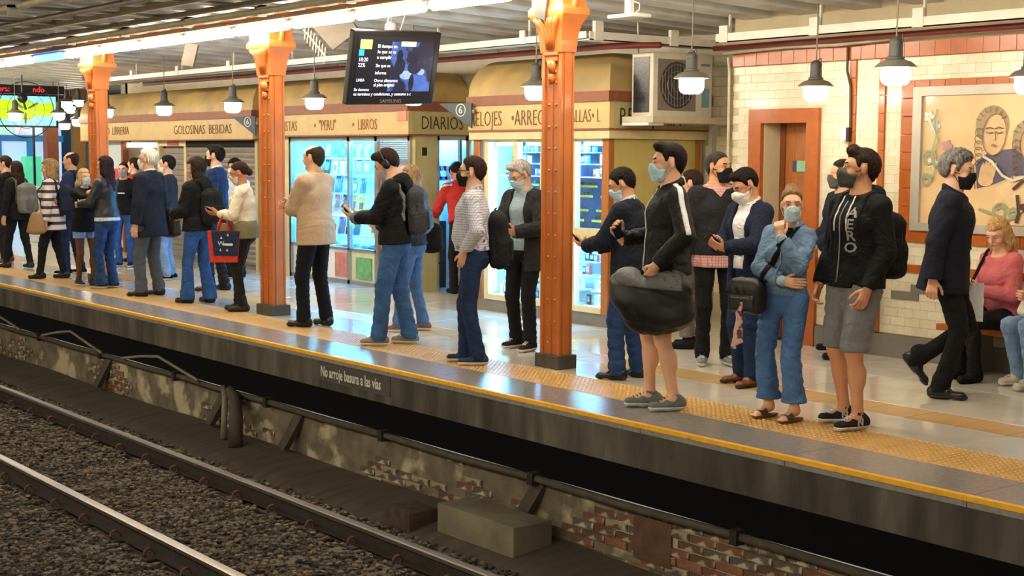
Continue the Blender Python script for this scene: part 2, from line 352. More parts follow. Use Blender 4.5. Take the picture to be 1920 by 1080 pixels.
# ---------------------------------------------------------------- walls
wb = B().box(-9.5,-9.10,10.075,10.62,0,3.1).box(-9.10,-8.56,10.075,10.6,2.01,3.1).box(-8.56,6,10.075,10.62,0,3.1).build('wall_back', GROUT, kind='structure')
tl, th_ = .15, .075; tms = [B().cbox(-tl/2+.0006,tl/2-.0006,-.004,.012,-th_/2+.0006,th_/2-.0006,.0012).mesh('wall_tile', m) for m in (CREAMT,CREAMT2,CREAMT3)]
def solid(X, z):   # where the wall carries cream tile (orange strips and frames sit proud of it)
    if -9.20 < X < -8.48 and z < 2.07: return False
    if X > -7.5 and 1.05 < z < 2.30: return False
    return True
cells = []
for r in range(31):
    z = .2+th_*(r+.5)
    for i in range(60):
        X = -9.425+tl*i+(tl/2 if r%2 else 0)
        if X < -3.9 and solid(X, z): cells.append((X, z))
vis = [c for c in cells if c[0] < -6.2]; vis.sort(key=lambda c: -c[1])
head_, rest = vis[:300], vis[300:]+[c for c in cells if c[0] >= -6.2]
for X, z in head_: inst('wall_tile', rnd.choice(tms), wb, (X,10.068,z), (rnd.uniform(-.004,.004),0,rnd.uniform(-.004,.004)))
ro = [B(),B(),B()]
for X, z in rest:
    ro[rnd.randrange(3)].cbox(X-tl/2+.0006,X+tl/2-.0006,10.064,10.08,z-th_/2+.0006,z+th_/2-.0006,.0012)
for b, m in zip(ro, (CREAMT,CREAMT2,CREAMT3)): b.build('wall_tile', m, wb, kind='stuff')
def otiles(x0, x1, z0, z1, n, vert, nm='orange_tile', y=10.045):
    for i in range(n):
        a, b_ = i/n, (i+1)/n
        if vert: B().cbox(x0,x1,y,10.08,z0+(z1-z0)*a+.0015,z0+(z1-z0)*b_-.0015,.004).build(nm, ORT, wb)
        else: B().cbox(x0+(x1-x0)*a+.0015,x0+(x1-x0)*b_-.0015,y,10.08,z0,z1,.004).build(nm, ORT, wb)
otiles(-9.5,-3.8,2.53,2.655,38,False); otiles(-8.11,-8.045,.2,2.53,15,True); otiles(-7.80,-7.735,.2,2.53,15,True)
otiles(-8.42,-3.8,.735,.80,30,False); otiles(-7.565,-7.435,.99,2.335,9,True); otiles(-7.435,-3.9,2.275,2.335,24,False); otiles(-7.435,-3.9,.99,1.09,24,False)
B().box(-9.5,-9.27,10.03,10.08,0,.19).box(-8.42,6,10.03,10.08,0,.19).build('baseboard_back', GREYB, kind='structure')
# tiled patch repaired in grey
for k, (a, b_, z0) in enumerate(((-7.62,-7.34,.50),(-7.42,-7.16,.565))): B().cbox(a,b_,10.052,10.07,z0,z0+.07,.003).build('grey_tile', GREYB, wb)
# doorway
df = empty('door_1', kind='structure', loc=(-8.84,10.05,0))
B().box(-.42,-.27,-.025,.03,0,2.13).build('door_jamb', ORT, df); B().box(.27,.41,-.025,.03,0,2.13).build('door_jamb', ORT, df); B().box(-.27,.27,-.025,.03,2.0,2.13).build('door_lintel', ORT, df)
for r in range(13):
    for j in range(2): B().cbox(-.275,-.262,.03+.10*j+.002,.03+.10*(j+1)-.002,.1+.15*r+.002,.1+.15*(r+1)-.002,.002).build('reveal_tile', rnd.choice((CREAMT,CREAMT2)), df)
dl = B().box(-.26,.27,.25,.29,0,2.01).build('door_leaf', WOODO, df)
B().box(-.26,-.20,.235,.255,0,2.0).build('door_frame_strip', M('dark_door_wood','#7c431c',.45,.2,10), df); B().box(-.13,.2,.242,.252,1.1,1.9).build('door_panel', WOODO, df); B().box(-.13,.2,.242,.252,.15,.95).build('door_panel', WOODO, df)
nt_ = B().box(-.05,.16,.232,.242,1.56,1.66).build('door_notice', M('mint_notice','#8fc7a0',.5,.05), df, label='mint green notice with purple end'); B().box(-.10,-.05,.232,.242,1.56,1.66).build('notice_end', M('purple_notice','#4c3f6b',.5,.05), nt_)
B().lathe([(.012,0),(.014,.03),(.028,.04),(.028,.06),(.01,.07)], (0,0,0), 12).build('door_knob', M('brass','#b08a45',.3,.05,metal=1), df).matrix_local = Matrix.Translation((-.15,.245,1.36))@Matrix.Rotation(math.pi/2,4,'X')
# wall behind the kiosks, far end
aw = B().box(-25.2,-9.49,10.74,11.1,0,3.1).build('wall_alcove', M('shaded_cream_tile_wall','#b3a88c',.35,.10,6), kind='structure')  # shade of the alcove put into the colour, a darkened cream
# a few rows of visible tile beside the air conditioner
for r in range(24):
    for i in range(4): B().cbox(-10.5+.2*i+(.1 if r%2 else 0)+.002,-10.3+.2*i+(.1 if r%2 else 0)-.002,10.728,10.745,.3+.1*r+.002,.4+.1*r-.002,.003).build('wall_tile', CREAMT2, aw)
fw = B().box(-37,-36.6,4,22,-.3,4.2).build('wall_far', M('far_blue_shop_wall','#5f93b8',.6,.1,2), kind='structure')
B().box(-37,-25,16,16.4,-.3,4).build('wall_hall_back', M('hall_wall','#9b968a',.7,.1,2), kind='structure'); B().box(-46,-25.2,12.4,16.4,-.05,0).build('floor_hall', SLAB, kind='structure')
B().box(-25.4,-25.1,10.74,16.2,0,3.1).build('wall_hall_side', M('hall_wall','#9b968a'), kind='structure')
B().box(-40,6,-3.2,-3.0,-1.5,3.3).build('wall_opposite', M('opposite_tile_wall','#c9c0a4',.35,.1,2), kind='structure')
B().box(-40,6,-3.0,.9,-1.25,0).build('floor_opposite', M('opposite_platform','#a9a393',.4,.1,3), kind='structure')
# ---------------------------------------------------------------- ceiling
ce = B().add([(-46,-3.2,3.26),(6,-3.2,3.26),(6,7.35,3.20),(-46,7.35,3.20),(6,10.8,3.06),(-46,10.8,3.06),(6,16.4,3.06),(-46,16.4,3.06),
              (-46,-3.2,3.4),(6,-3.2,3.4),(6,16.4,3.4),(-46,16.4,3.4)], [(0,1,2,3),(3,2,4,5),(5,4,6,7),(8,11,10,9)]).build('ceiling', CEILP, kind='structure')
jm = B().add([(-.14,7.4,3.06),(.14,7.4,3.06),(.14,10.75,2.93),(-.14,10.75,2.93),(-.14,7.4,3.21),(.14,7.4,3.21),(.14,10.75,3.08),(-.14,10.75,3.08)], [(0,3,2,1),(4,5,6,7),(0,1,5,4),(1,2,6,5),(2,3,7,6),(3,0,4,7)]).mesh('joist', WHITEP)
jm2 = B().box(-.10,.10,.9,7.25,3.10,3.22).mesh('joist', WHITEP)
for i in range(48):
    inst('joist', jm, ce, (-3-.62*i,0,0))
    if i < 40: inst('joist', jm2, ce, (-4-.62*i,0,0))
B().box(-40,6,7.24,7.52,3.00,3.21).build('ceiling_beam', M('brown_painted_beam','#9a6236',.5,.12,4), ce)
for k, (y_, z_, r_) in enumerate(((6.62,3.03,.035),(6.35,3.06,.028),(5.9,3.10,.05),(5.45,3.06,.03),(4.9,3.09,.04))):
    B().tube([(-34,y_,z_),(-18,y_,z_+.01),(4,y_,z_)], r_, 10).build('ceiling_conduit', GREYM if k%2 else M('tan_dusty_conduit','#9a927c',.6,.15,7), None, True, label=('thick' if r_ > .032 else 'thin')+' dusty conduit under the ceiling over the track, '+('nearest the tube lights','second from the tube lights','third from the tube lights','fourth from the tube lights','fifth from the tube lights')[k], cat='conduit')
for i in range(14): B().box(-6-1.6*i-.03,-6-1.6*i+.03,4.8,6.75,3.075,3.10).box(-6-1.6*i-.03,-6-1.6*i+.03,6.60,6.70,2.99,3.2).box(-6-1.6*i-.03,-6-1.6*i+.03,4.8,4.9,3.0,3.2).build('conduit_bracket', GREYM, ce)
# strip lights
hou = B().box(-.575,.575,-.085,.085,.056,.072).box(-.57,.57,-.03,.03,.03,.06).mesh('housing', M('grey_brown_housing','#8d8069',.6,.15,8)); endc = B().box(-.012,.012,-.02,.02,-.02,.045).mesh('end_cap', WHITEPL)
tpts = [(-.545,0,0),(-.535,0,0),(-.51,0,0),(.51,0,0),(.535,0,0),(.545,0,0)]; trs = [.015,.036,.048,.048,.036,.015]  # radius widened so the shape takes in the bloom around a tube
tub = B().tube(tpts, trs, 14).mesh('tube', TUBEM, 60); tubb = B().tube(tpts, trs, 14).mesh('tube', TUBEB, 60)
for k in range(24):
    X = -4.87-1.17*k; blue = k == 12
    r = empty('strip_light', 'fluorescent tube light glowing blue in the strip over the platform' if blue else 'fluorescent tube light glowing warm white in the strip over the platform', 'light', 'tube lights over the platform edge', (X,7.02,2.945))
    inst('housing', hou, r); inst('tube', tubb if blue else tub, r)
    for s_ in (-1,1): inst('end_cap', endc, r, (s_*.56,0,0))
B().box(-36,4,6.99,7.05,3.015,3.06).build('light_rail', M('brown_painted_beam','#9a6236'), label='long brown carrier rail above the row of tube lights', cat='rail')
for k in range(22):   # unseen row added behind the camera to light faces and track
    r = empty('strip_light', 'fluorescent tube light over the opposite platform', 'light', 'tube lights over the opposite platform', (2.0-1.17*k,.2,2.98))
    inst('housing', hou, r); inst('tube', tub, r)
# ---------------------------------------------------------------- riveted columns
def column(X, label, sc_=1.):
    r = empty('iron_column', label, 'column', 'riveted platform columns', (X,7.35,0))
    B().cbox(-.145,.145,-.10,.10,0,.11,.008).build('plinth', M('column_plinth','#4b4740',.7,.25,9,.2), r)
    b = B().box(-.115,.115,-.05,.05,.10,2.86)                              # web box
    for y0, y1 in ((-.066,-.05),(.05,.066)): b.box(-.12,-.085,y0,y1,.1,2.86).box(.085,.12,y0,y1,.1,2.86)
    b.box(-.007,.007,-.058,-.05,.1,2.30); b.box(.115,.124,-.035,.035,.1,2.86)
    b.build('shaft', ORANGE, r)
    rv = B().dome((0,0,0), .0125, '-y', .8, 10).mesh('rivet', ORANGE, True)
    for i in range(13):
        z = .20+.172*i
        for s_ in (-1,1):
            if z < 2.28: inst('rivet', rv, r, (s_*.043,-.05,z))
    c = B()                                                                # flared capital
    lev = ((2.50,.13,.075),(2.56,.135,.08),(2.64,.145,.085),(2.72,.165,.10),(2.77,.20,.125),(2.79,.215,.135),(2.83,.215,.135),(2.86,.19,.12),(3.0,.18,.12))
    v = []; f = []
    for z, a, d in lev: v += [(-a,-d,z),(a,-d,z),(a,d,z),(-a,d,z)]
    for i in range(len(lev)-1):
        for k in range(4): f.append((i*4+k,i*4+(k+1)%4,i*4+4+(k+1)%4,i*4+4+k))
    f += [(3,2,1,0), tuple(len(v)-4+k for k in range(4))]
    c.add(v, f).build('capital', ORANGE, r, 30)
    for k in range(5):                                                     # fluted leaves
        t = (k-2)/2
        B().tube([(t*.035,-.082,2.52),(t*.05,-.092,2.62),(t*.085,-.108,2.71),(t*.13,-.135,2.765)], [.010,.015,.02,.022], 8).build('leaf', ORANGE, r, True)
    B().cbox(-.085,.085,-.085,-.045,2.475,2.50,.006).build('moulding', ORANGE, r); B().cbox(-.07,.07,-.075,-.045,2.43,2.475,.006).build('moulding', ORANGE, r)
    B().tube([(0,-.055,2.43),(0,-.06,2.38),(0,-.06,2.34)], [.05,.035,.028], 10).build('pendant_ornament', ORANGE, r, True)
    B().lathe([(.004,-.05),(.022,-.035),(.03,-.01),(.024,.02),(.01,.035)], (0,-.065,2.305), 12).build('pendant_ornament', ORANGE, r, True)
    for s_ in (-1,1): B().dome((s_*.035,-.05,2.35), .013, '-y', .8, 8).build('rosette', ORANGE, r, True)
    for s_ in (-1,1):                                                      # curved bracket arms along the platform
        B().tube([(s_*.15,0,2.80),(s_*.19,0,2.86),(s_*.21,0,2.94),(s_*.20,0,3.04)], [.028,.026,.024,.03], 8).build('bracket_arm', ORANGE, r, True)
    r.scale = (sc_, sc_, 1)
    return r
column(-8.82, 'orange riveted iron column in front of the watch kiosk'); column(-13.49, 'orange riveted iron column between newspaper kiosk and snack kiosk', 1.15); column(-18.14, 'orange riveted iron column at the far end of the snack kiosk', 1.18)
B().prism([(-8.90,3.0),(-8.76,3.0),(-8.80,2.74),(-8.92,2.78)],'y',7.19,7.205).build('dark_panel', M('dark_grey_card','#3d3b37',.6,.1), label='dark grey board fixed across the column capital', cat='board').rotation_euler = (0,0,0)
# ---------------------------------------------------------------- kiosks
def canopy(r, x0, x1, y0, zb, dep, hgt, yb=10.72, side=True):
    """bull-nosed roof rising from the fascia on the front and on the right-hand side"""
    v = []; f = []; n = 9
    for i in range(n):
        a = math.pi/2*i/(n-1); ins = dep*(1-math.cos(a)); z = zb+hgt*math.sin(a)
        v += [(x0,y0+ins,z),(x1-(ins if side else 0),y0+ins,z),(x1-(ins if side else 0),yb,z),(x0,yb,z)]
    for i in range(n-1):
        for k in range(4): f.append((i*4+k,i*4+(k+1)%4,i*4+4+(k+1)%4,i*4+4+k))
    f += [(3,2,1,0), tuple((n-1)*4+k for k in range(4))]
    return B().add(v, f).build('canopy', KTAN, r, 50)
def fascia(r, x0, x1, y0, z0, z1, zm, yb=10.72):
    B().box(x0,x1,y0,y0+.06,z0,z1).build('sign_fascia', KSIGN, r)
    B().box(x1-.06,x1,y0+.06,yb,z0,z1).build('side_fascia', KOLIVE, r)
    B().box(x0,x1+.02,y0-.03,y0+.06,z1,zm).box(x1-.06,x1+.03,y0+.06,yb,z1,zm).build('cornice', KBROWN, r)
    B().box(x0,x1+.01,y0-.012,y0+.04,z0-.018,z0).box(x1-.05,x1+.012,y0+.04,yb,z0-.018,z0).build('lower_moulding', KBROWN, r)
# ---- snack kiosk (shuttered)
k1 = empty('snack_kiosk', 'tan kiosk with closed roller shutters lettered for snacks and drinks', 'kiosk', 'platform kiosks', (0,0,0))
canopy(k1, -25.0, -18.55, 9.8, 2.31, .42, .40); fascia(k1, -25.0, -18.55, 9.8, 1.90, 2.20, 2.31)
text('lettering', 'TABACO  LIBRERIA', LETF, .20, k1, (-24.4,9.795,1.99), (1,0,0), (0,0,1), xs=.90, bold=-.003); text('lettering', 'GOLOSINAS  BEBIDAS', LETF, .205, k1, (-21.15,9.795,1.98), (1,0,0), (0,0,1), xs=.98, bold=-.003)
B().box(-25,-18.62,9.95,10.7,0,.07).build('kiosk_base', GREYB, k1)
for i in range(22): B().add([(-20.95,9.93,.07+.078*i),(-18.68,9.93,.07+.078*i),(-18.68,9.915,.07+.078*i+.04),(-20.95,9.915,.07+.078*i+.04),(-18.68,9.93,.07+.078*i+.074),(-20.95,9.93,.07+.078*i+.074),(-20.95,9.95,.07+.078*i),(-18.68,9.95,.07+.078*i),(-18.68,9.95,.07+.078*i+.074),(-20.95,9.95,.07+.078*i+.074)],
    [(0,1,2,3),(3,2,4,5),(6,9,8,7),(5,4,8,9),(0,6,7,1),(1,7,8,4,2),(0,3,5,9,6)]).build('shutter_slat', SHUT, k1)
B().box(-18.68,-18.60,9.90,10.7,0,1.9).build('kiosk_side', KOLIVE, k1); B().box(-21.02,-20.94,9.9,9.98,0,1.9).build('shutter_post', KCREAM, k1); B().box(-20.95,-18.68,9.9,10.1,1.79,1.9).build('shutter_box', DARK, k1)
B().box(-22.0,-21.93,9.9,9.98,0,1.88).build('shutter_post', KCREAM, k1); B().box(-21.93,-21.02,9.9,9.98,1.80,1.88).build('door_head', KCREAM, k1)
B().box(-21.6,-21.2,9.89,9.9,1.81,1.87).build('red_sticker', M('red_sticker','#b5483a',.5,.1), k1)
for i in range(20): B().box(-21.90,-21.05,9.95+.01*(i%2),9.98,.07+.085*i,.07+.085*i+.08).build('shutter_slat', SHUT, k1)
B().box(-23.4,-22.0,10.0,10.05,0,1.86).build('window_panel', M('brown_window','#6f6450',.3,.2,3), k1); B().box(-23.4,-22.05,9.97,10.0,1.78,1.86).build('lit_window_head', M('window_head_lit','#efe8c8',.5,.02,emit=1.4), k1)
B().box(-23.46,-23.38,9.9,10.05,0,1.9).build('shutter_post', M('dark_door_wood','#7c431c'), k1)
B().box(-22.9,-22.6,9.985,9.999,1.05,1.2).build('paper_notice', WHITEPL, k1); B().box(-22.6,-22.5,9.985,9.999,1.3,1.6).build('paper_notice', KCREAM, k1)
B().box(-25,-23.46,9.95,10.0,0,1.9).build('pale_side_panel', M('pale_blue_panel','#c9d6da',.5,.05), k1); B().box(-24.2,-23.48,9.93,9.95,.2,1.42).build('red_poster', M('red_poster','#d2452c',.45,.08), k1)
# ---- newspaper kiosk
k2 = empty('newspaper_kiosk', 'tan kiosk with bright glass front full of magazines', 'kiosk', 'platform kiosks', (0,0,0))
canopy(k2, -18.3, -14.58, 9.8, 2.34, .42, .38); fascia(k2, -18.3, -14.58, 9.8, 1.94, 2.22, 2.34)
text('lettering', 'REVISTAS', LETR, .20, k2, (-17.88,9.795,2.00), (1,0,0), (0,0,1), xs=.74, bold=-.004); text('lettering', '\u2022  "PERU"', LETR, .20, k2, (-16.82,9.795,2.0), (1,0,0), (0,0,1), xs=.72, bold=-.003); text('lettering', '\u2022  LIBROS', LETR, .20, k2, (-15.86,9.795,2.0), (1,0,0), (0,0,1), xs=.72, bold=-.003)
B().box(-14.80,-14.60,9.785,9.8,2.10,2.22).build('red_sticker', M('salmon_sticker','#d98a6d',.5,.08), k2)
text('lettering', 'DIARIOS', LETB, .235, k2, (-14.573,9.98,2.0), (0,1,0), (0,0,1), xs=.72, bold=-.003)
for a in (-17.66,-16.13,-15.47,-14.72): B().box(a-.03,a+.03,9.9,9.96,0,1.92).build('aluminium_post', ALU, k2)
B().box(-17.66,-14.7,9.9,9.96,1.86,1.93).build('aluminium_head', ALU, k2); B().box(-17.66,-14.7,9.9,9.96,0,.05).build('aluminium_sill', ALU, k2); B().box(-17.66,-15.47,9.9,9.96,.44,.47).build('aluminium_rail', ALU, k2)
for a, b_ in ((-17.63,-16.16),(-16.10,-15.50)): B().box(a,b_,9.925,9.932,.47,1.86).build('pane', PANE, k2)
B().box(-17.63,-16.16,9.93,9.95,.05,.44).build('lower_panel', WHITEPL, k2); B().box(-16.10,-15.5,9.93,9.95,.05,.44).build('lower_panel', KCREAM, k2)
B().box(-16.5,-16.2,9.915,9.93,.08,.40).build('poster', M('orange_poster','#c9745a',.5,.3,12), k2); B().box(-15.98,-15.6,9.915,9.93,.08,.36).build('poster', M('green_poster','#6fa867',.5,.3,12), k2); B().box(-17.5,-17.25,9.915,9.93,.1,.4).build('poster', M('pink_poster','#c99a8f',.5,.3,12), k2)
for i in range(9): B().box(-15.44,-14.76,9.93,9.945,1.62+.026*i,1.62+.026*i+.023).build('shutter_slat', ALU, k2)
B().box(-15.44,-14.76,9.9,9.945,1.585,1.62).build('shutter_bar', ALU, k2); B().box(-15.44,-14.76,9.96,9.99,.05,1.6).build('door_panel', M('pinkish_display_panel','#cfb5a8',.5,.2,6), k2)
B().box(-18.3,-17.66,9.9,10.7,0,1.94).build('kiosk_end', KCREAM, k2)
B().box(-17.66,-14.75,10.66,10.70,0,1.94).build('kiosk_back', KIN, k2); B().box(-17.66,-14.66,9.96,10.7,1.92,1.945).build('kiosk_ceiling', KIN, k2); B().box(-17.66,-15.4,9.96,10.66,.44,.47).build('counter', KIN, k2)
B().box(-15.42,-15.38,9.96,10.66,0,1.92).build('kiosk_partition', KIN, k2)
B().box(-14.73,-14.62,9.93,10.26,0,1.94).build('corner_pillar', KOLIVE, k2); B().box(-14.62,-14.615,10.03,10.10,1.68,1.78).build('switch_plate', BLACK, k2)
B().box(-14.70,-14.62,10.26,10.29,0,1.94).build('aluminium_post', ALU, k2); B().box(-14.70,-14.62,10.69,10.72,0,1.94).build('aluminium_post', ALU, k2); B().box(-14.73,-14.62,10.26,10.72,1.87,1.94).build('aluminium_head', ALU, k2)
for X, z in ((-16.9,1.885),(-15.85,1.885)): B().tube([(X-.5,10.02,z),(X+.5 if X < -16.5 else X+.3,10.02,z)], .016, 8).build('tube', KT, k2)
for X, z in ((-16.9,.86),(-15.8,.86)): B().tube([(X-.5,10.30,z),(X+.3,10.30,z)], .012, 8).build('tube', KT, k2)
B().tube([(-15.2,10.4,1.88),(-14.8,10.4,1.88)], .016, 8).build('tube', KT, k2)
shz = (.62,.92,1.17,1.42,1.64)
for j, z in enumerate(shz):
    yy = 10.13+.035*j
    B().box(-17.62,-15.45,yy,yy+.14,z-.02,z).build('shelf', KIN, k2)
CVR = [('blue','#2f6fb5'),('teal','#2fa3a8'),('pink','#d98ab0'),('red','#c0413c'),('white','#e8e8e4'),('yellow','#e0c24a'),('green','#5fa85f'),('violet','#7a5fae'),('sky blue','#7fc3e6'),('black','#2a2c33')]
mgm = [B().cbox(-.085,.085,-.004,.004,0,.235,.001).mesh('cover', M('magazine_'+n.replace(' ','_'), c, .3, .35, 26, col2='#e9ecec', mix=.60, sharp=.05)) for n, c in CVR]
mgp = B().box(-.055,.055,-.0055,-.004,.05,.15); mgi = [mgp.mesh('cover_picture', M('cover_picture_'+str(i), c, .3, .4, 40)) for i, c in enumerate(('#8a6f5c','#3c5a7a','#a04a4a','#d7c9a2'))]
def magazine(x, y, z, tilt, lab, grp, rz_=0, sc=1):
    k = rnd.randrange(len(CVR))
    r = empty('magazine', CVR[k][0]+' covered magazine '+lab, 'magazine', grp, (x,y,z), rz_); r.rotation_euler = (tilt,0,rz_); r.scale = (sc,)*3
    inst('cover', mgm[k], r); inst('cover_picture', rnd.choice(mgi), r)
for j, z in enumerate(shz):
    yy = 10.13+.035*j; x = -17.52
    while x < -15.55:
        if abs(x+16.13) > .06: magazine(x, yy+.03, z, -.16, 'standing on a lit shelf of the newspaper kiosk', 'magazines on the newspaper kiosk shelves', sc=rnd.uniform(.85,1.05) if j < 4 else .8)
        x += rnd.uniform(.185,.22)
for i in range(12):
    x = -17.5+.165*i
    for k in range(rnd.randint(1,3)): magazine(x, 9.98, .475+.011*k, -1.5, 'lying flat in a pile on the newspaper kiosk counter', 'magazine piles on the kiosk counter', rnd.uniform(-.1,.1), .85)
for i in range(4): magazine(-14.9, 10.38+.085*i, 1.38, -.2, 'hanging by the door inside the newspaper kiosk', 'magazines by the kiosk door', math.pi/2, .75)
B().box(-14.98,-14.90,10.3,10.66,1.36,1.38).build('shelf', KIN, k2); B().box(-15.38,-15.0,10.3,10.66,0,.85).build('counter', M('dark_counter','#3a2c24',.5), k2)
# ---- watch kiosk
k3 = empty('watch_kiosk', 'tan corner kiosk with lit display cases of watches and gadgets', 'kiosk', 'platform kiosks', (0,0,0))
canopy(k3, -12.74, -10.44, 9.35, 2.32, .45, .40); fascia(k3, -12.74, -10.44, 9.35, 1.96, 2.22, 2.32)
B().box(-12.74,-10.45,9.36,9.42,1.86,1.945).box(-10.51,-10.45,9.42,10.7,1.86,1.945).build('cream_valance', KCREAM, k3)
text('lettering', 'RELOJES', LETF, .235, k3, (-12.70,9.345,2.0), (1,0,0), (0,0,1), xs=.66, bold=-.004); text('lettering', '\u2022ARREGLOS', LETF, .235, k3, (-11.98,9.345,2.0), (1,0,0), (0,0,1), xs=.68, bold=-.004); text('lettering', '\u2022MALLAS\u2022 L', LETF, .19, k3, (-11.16,9.345,2.02), (1,0,0), (0,0,1), xs=.62, bold=-.004)
text('lettering', 'RELOJERIA', LETB, .25, k3, (-10.435,9.47,1.99), (0,1,0), (0,0,1), xs=.72, bold=-.003)
B().box(-12.74,-10.53,9.44,10.7,0,.13).build('kiosk_plinth', GREYB, k3)
for a, wdt in ((-12.68,.06),(-12.50,.035),(-12.0,.04),(-11.55,.03),(-11.06,.035),(-10.57,.05)): B().box(a-wdt,a+wdt,9.42,9.49,.13,1.9).build('wood_post', WOODO if wdt > .045 else KCREAM, k3)
for z0, z1 in ((.13,.19),(.83,.97),(1.83,1.9)): B().box(-12.5,-10.57,9.425,9.485,z0,z1).build('wood_rail', KCREAM, k3)
xs4 = (-12.465,-12.04,-11.96,-11.58,-11.52,-11.095,-11.025,-10.62)
for q in range(4):
    for z0, z1 in ((.19,.83),(.97,1.83)): B().box(xs4[2*q],xs4[2*q+1],9.45,9.456,z0,z1).build('pane', PANE, k3)
B().box(-12.72,-10.56,9.98,10.02,.13,.9).build('kiosk_back', KIN, k3); B().box(-12.72,-10.56,9.98,10.02,.9,1.9).build('kiosk_back', M('dark_blue_backing','#2a3f66',.5,.4,7), k3); B().box(-12.72,-10.56,9.46,10.0,.86,.90).build('shelf', KIN, k3); B().box(-12.72,-10.56,9.46,10.0,1.88,1.9).build('kiosk_ceiling', KIN, k3)
B().box(-10.56,-10.52,9.49,10.7,.13,1.9).build('side_panel', M('ochre_side_panel','#c2b06a',.5,.10,4), k3); B().box(-10.515,-10.50,10.60,10.66,.13,1.9).build('side_post', WOODO, k3); B().box(-10.53,-10.50,9.49,10.7,0,.14).build('side_plinth', GREYB, k3)
B().box(-12.76,-12.70,9.44,10.7,.13,1.9).build('kiosk_end', KCREAM, k3)
for q in range(4):
    a, b_ = xs4[2*q]+.03, xs4[2*q+1]-.03
    B().tube([(a,9.52,1.81),(b_,9.52,1.81)], .014, 8).build('tube', KTW, k3); B().tube([(a,9.52,.80),(b_,9.52,.80)], .012, 8).build('tube', KTW, k3)
    if q in (0,3): B().tube([((a if q == 0 else b_),9.50,.22),((a if q == 0 else b_),9.50,1.78)], .010, 8).build('tube', KTW, k3)
sgm = B()
for s_ in (-1,1): sgm.lathe([(.001,0),(.030,.0),(.030,.004),(.001,.004)], (s_*.035,0,0), 10)
sgm.box(-.012,.012,-.004,.004,0,.004).box(-.068,-.062,-.004,.004,-.05,.004).box(.062,.068,-.004,.004,-.05,.004)
sgms = [sgm.mesh('spectacles', M('sunglass_'+n, c, .2, .1)) for n, c in (('black','#15151a'),('brown','#4a3324'),('blue','#2c4a7a'))]
RACK = M('yellow_rack_strip', '#d9d24a', .5, .08)
for q in range(4):
    a, b_ = xs4[2*q]+.05, xs4[2*q+1]-.05
    for j, z in enumerate((1.06,1.16,1.30,1.40)):
        B().box(a-.02,b_+.02,9.62+.06*j,9.63+.06*j,z-.035,z-.012).build('display_rack', RACK, k3)
        n = 4
        for i in range(n):
            k = rnd.randrange(3)
            inst('sunglasses', sgms[k], None, (a+(b_-a)*(i+.5)/n,9.60+.06*j,z+.01), (R2(80),0,rnd.uniform(-.1,.1)), (.68,.68,.8), label=('black','brown','blue')[k]+' sunglasses on the yellow racks of the watch kiosk', cat='sunglasses', group='sunglasses in the watch kiosk')
GAD = [('white','#e6e9ec'),('blue','#2a5fb0'),('grey','#8a9299'),('black','#1d1f26'),('teal','#4fa9b5'),('red','#b04a4a'),('violet','#5a4a9a')]
gm = [B().cbox(-.5,.5,-.5,.5,0,1,.04).mesh('carton', M('gadget_'+n, c, .35, .15, 20)) for n, c in GAD]; gp = B().box(-.32,.32,-.512,-.5,.3,.85).mesh('window_print', M('gadget_print', '#a9c7d9', .3, .4, 9))
for q in range(4):
    a, b_ = xs4[2*q]+.06, xs4[2*q+1]-.06
    for (z0, dz, nrow, y_) in ((.19,.13,5,9.56),(.33,.13,5,9.66),(.47,.12,5,9.76),(.60,.11,5,9.86),(1.48,.12,5,9.62),(1.61,.11,5,9.72),(1.73,.09,5,9.82)):
        B().box(a-.03,b_+.03,y_-.06,y_+.10,z0-.012,z0).build('shelf', KIN, k3)
        for i in range(nrow):
            k = rnd.choices(range(7), [3,3 if z0 > 1 else 1,2,2,2,1.2,1.5])[0]; x = a+(b_-a)*(i+.5)/nrow
            r = empty('gadget_box', GAD[k][0]+' boxed gadget in the '+('upper' if z0 > 1 else 'lower')+' case of the watch kiosk', 'box', 'boxed gadgets in the watch kiosk', (x,y_,z0), rnd.uniform(-.2,.2))
            s3 = (rnd.uniform(.045,.075),rnd.uniform(.025,.045),dz*rnd.uniform(.6,.95)); inst('carton', gm[k], r, sc=s3); inst('window_print', gp, r, sc=s3)
# ---------------------------------------------------------------- things hung from the ceiling
def lamp(X, Y, z, label, group='pendant lamps over the platform'):
    r = empty('pendant_lamp', label, 'lamp', group, (X,Y,z))
    if not hasattr(lamp, 'm'):
        lamp.m = (B().lathe([(.062,.0),(.085,.012),(.098,.03),(.104,.06),(.104,.125),(.09,.13)], n=20).mesh('glass_shade', GLOBE, 60),
                  B().lathe([(.10,.128),(.148,.124),(.15,.132),(.11,.165),(.055,.185)], n=24).mesh('reflector', LAMPG, 40),
                  B().lathe([(.062,.185),(.062,.20),(.05,.205),(.047,.29),(.05,.31),(.035,.335),(.014,.345)], n=16).mesh('lamp_housing', M('lamp_dark_housing','#4a4a45',.45,.15,14), 40),
                  None, B().tube([(.015,.0,.34),(.05,0,.36),(.055,0,.31),(.045,0,.28)], .005, 6).mesh('cable_loop', BLACK))
    for nm, me in zip(('glass_shade','reflector','lamp_housing','cord','cable_loop'), lamp.m):
        if me: inst(nm, me, r)
    top = 3.2-max(0,min(Y,10.8)-7.35)*.0406-z; B().tube([(0,0,.34),(.006,0,.34+(top-.34)*.5),(0,0,top)], .006, 6).build('cord', GREYM, r)
for k, t in enumerate(('before the framed mural','in front of the air conditioner','close to the watch kiosk column','hidden behind the television','before the newspaper kiosk lettering','between snack kiosk and nearest column','before the middle of the snack kiosk','close to the far column')): lamp(-6.46-2.03*k, 8.5, 2.205, 'white glass pendant lamp of the kiosk row hanging '+t, 'pendant lamps in the kiosk row')
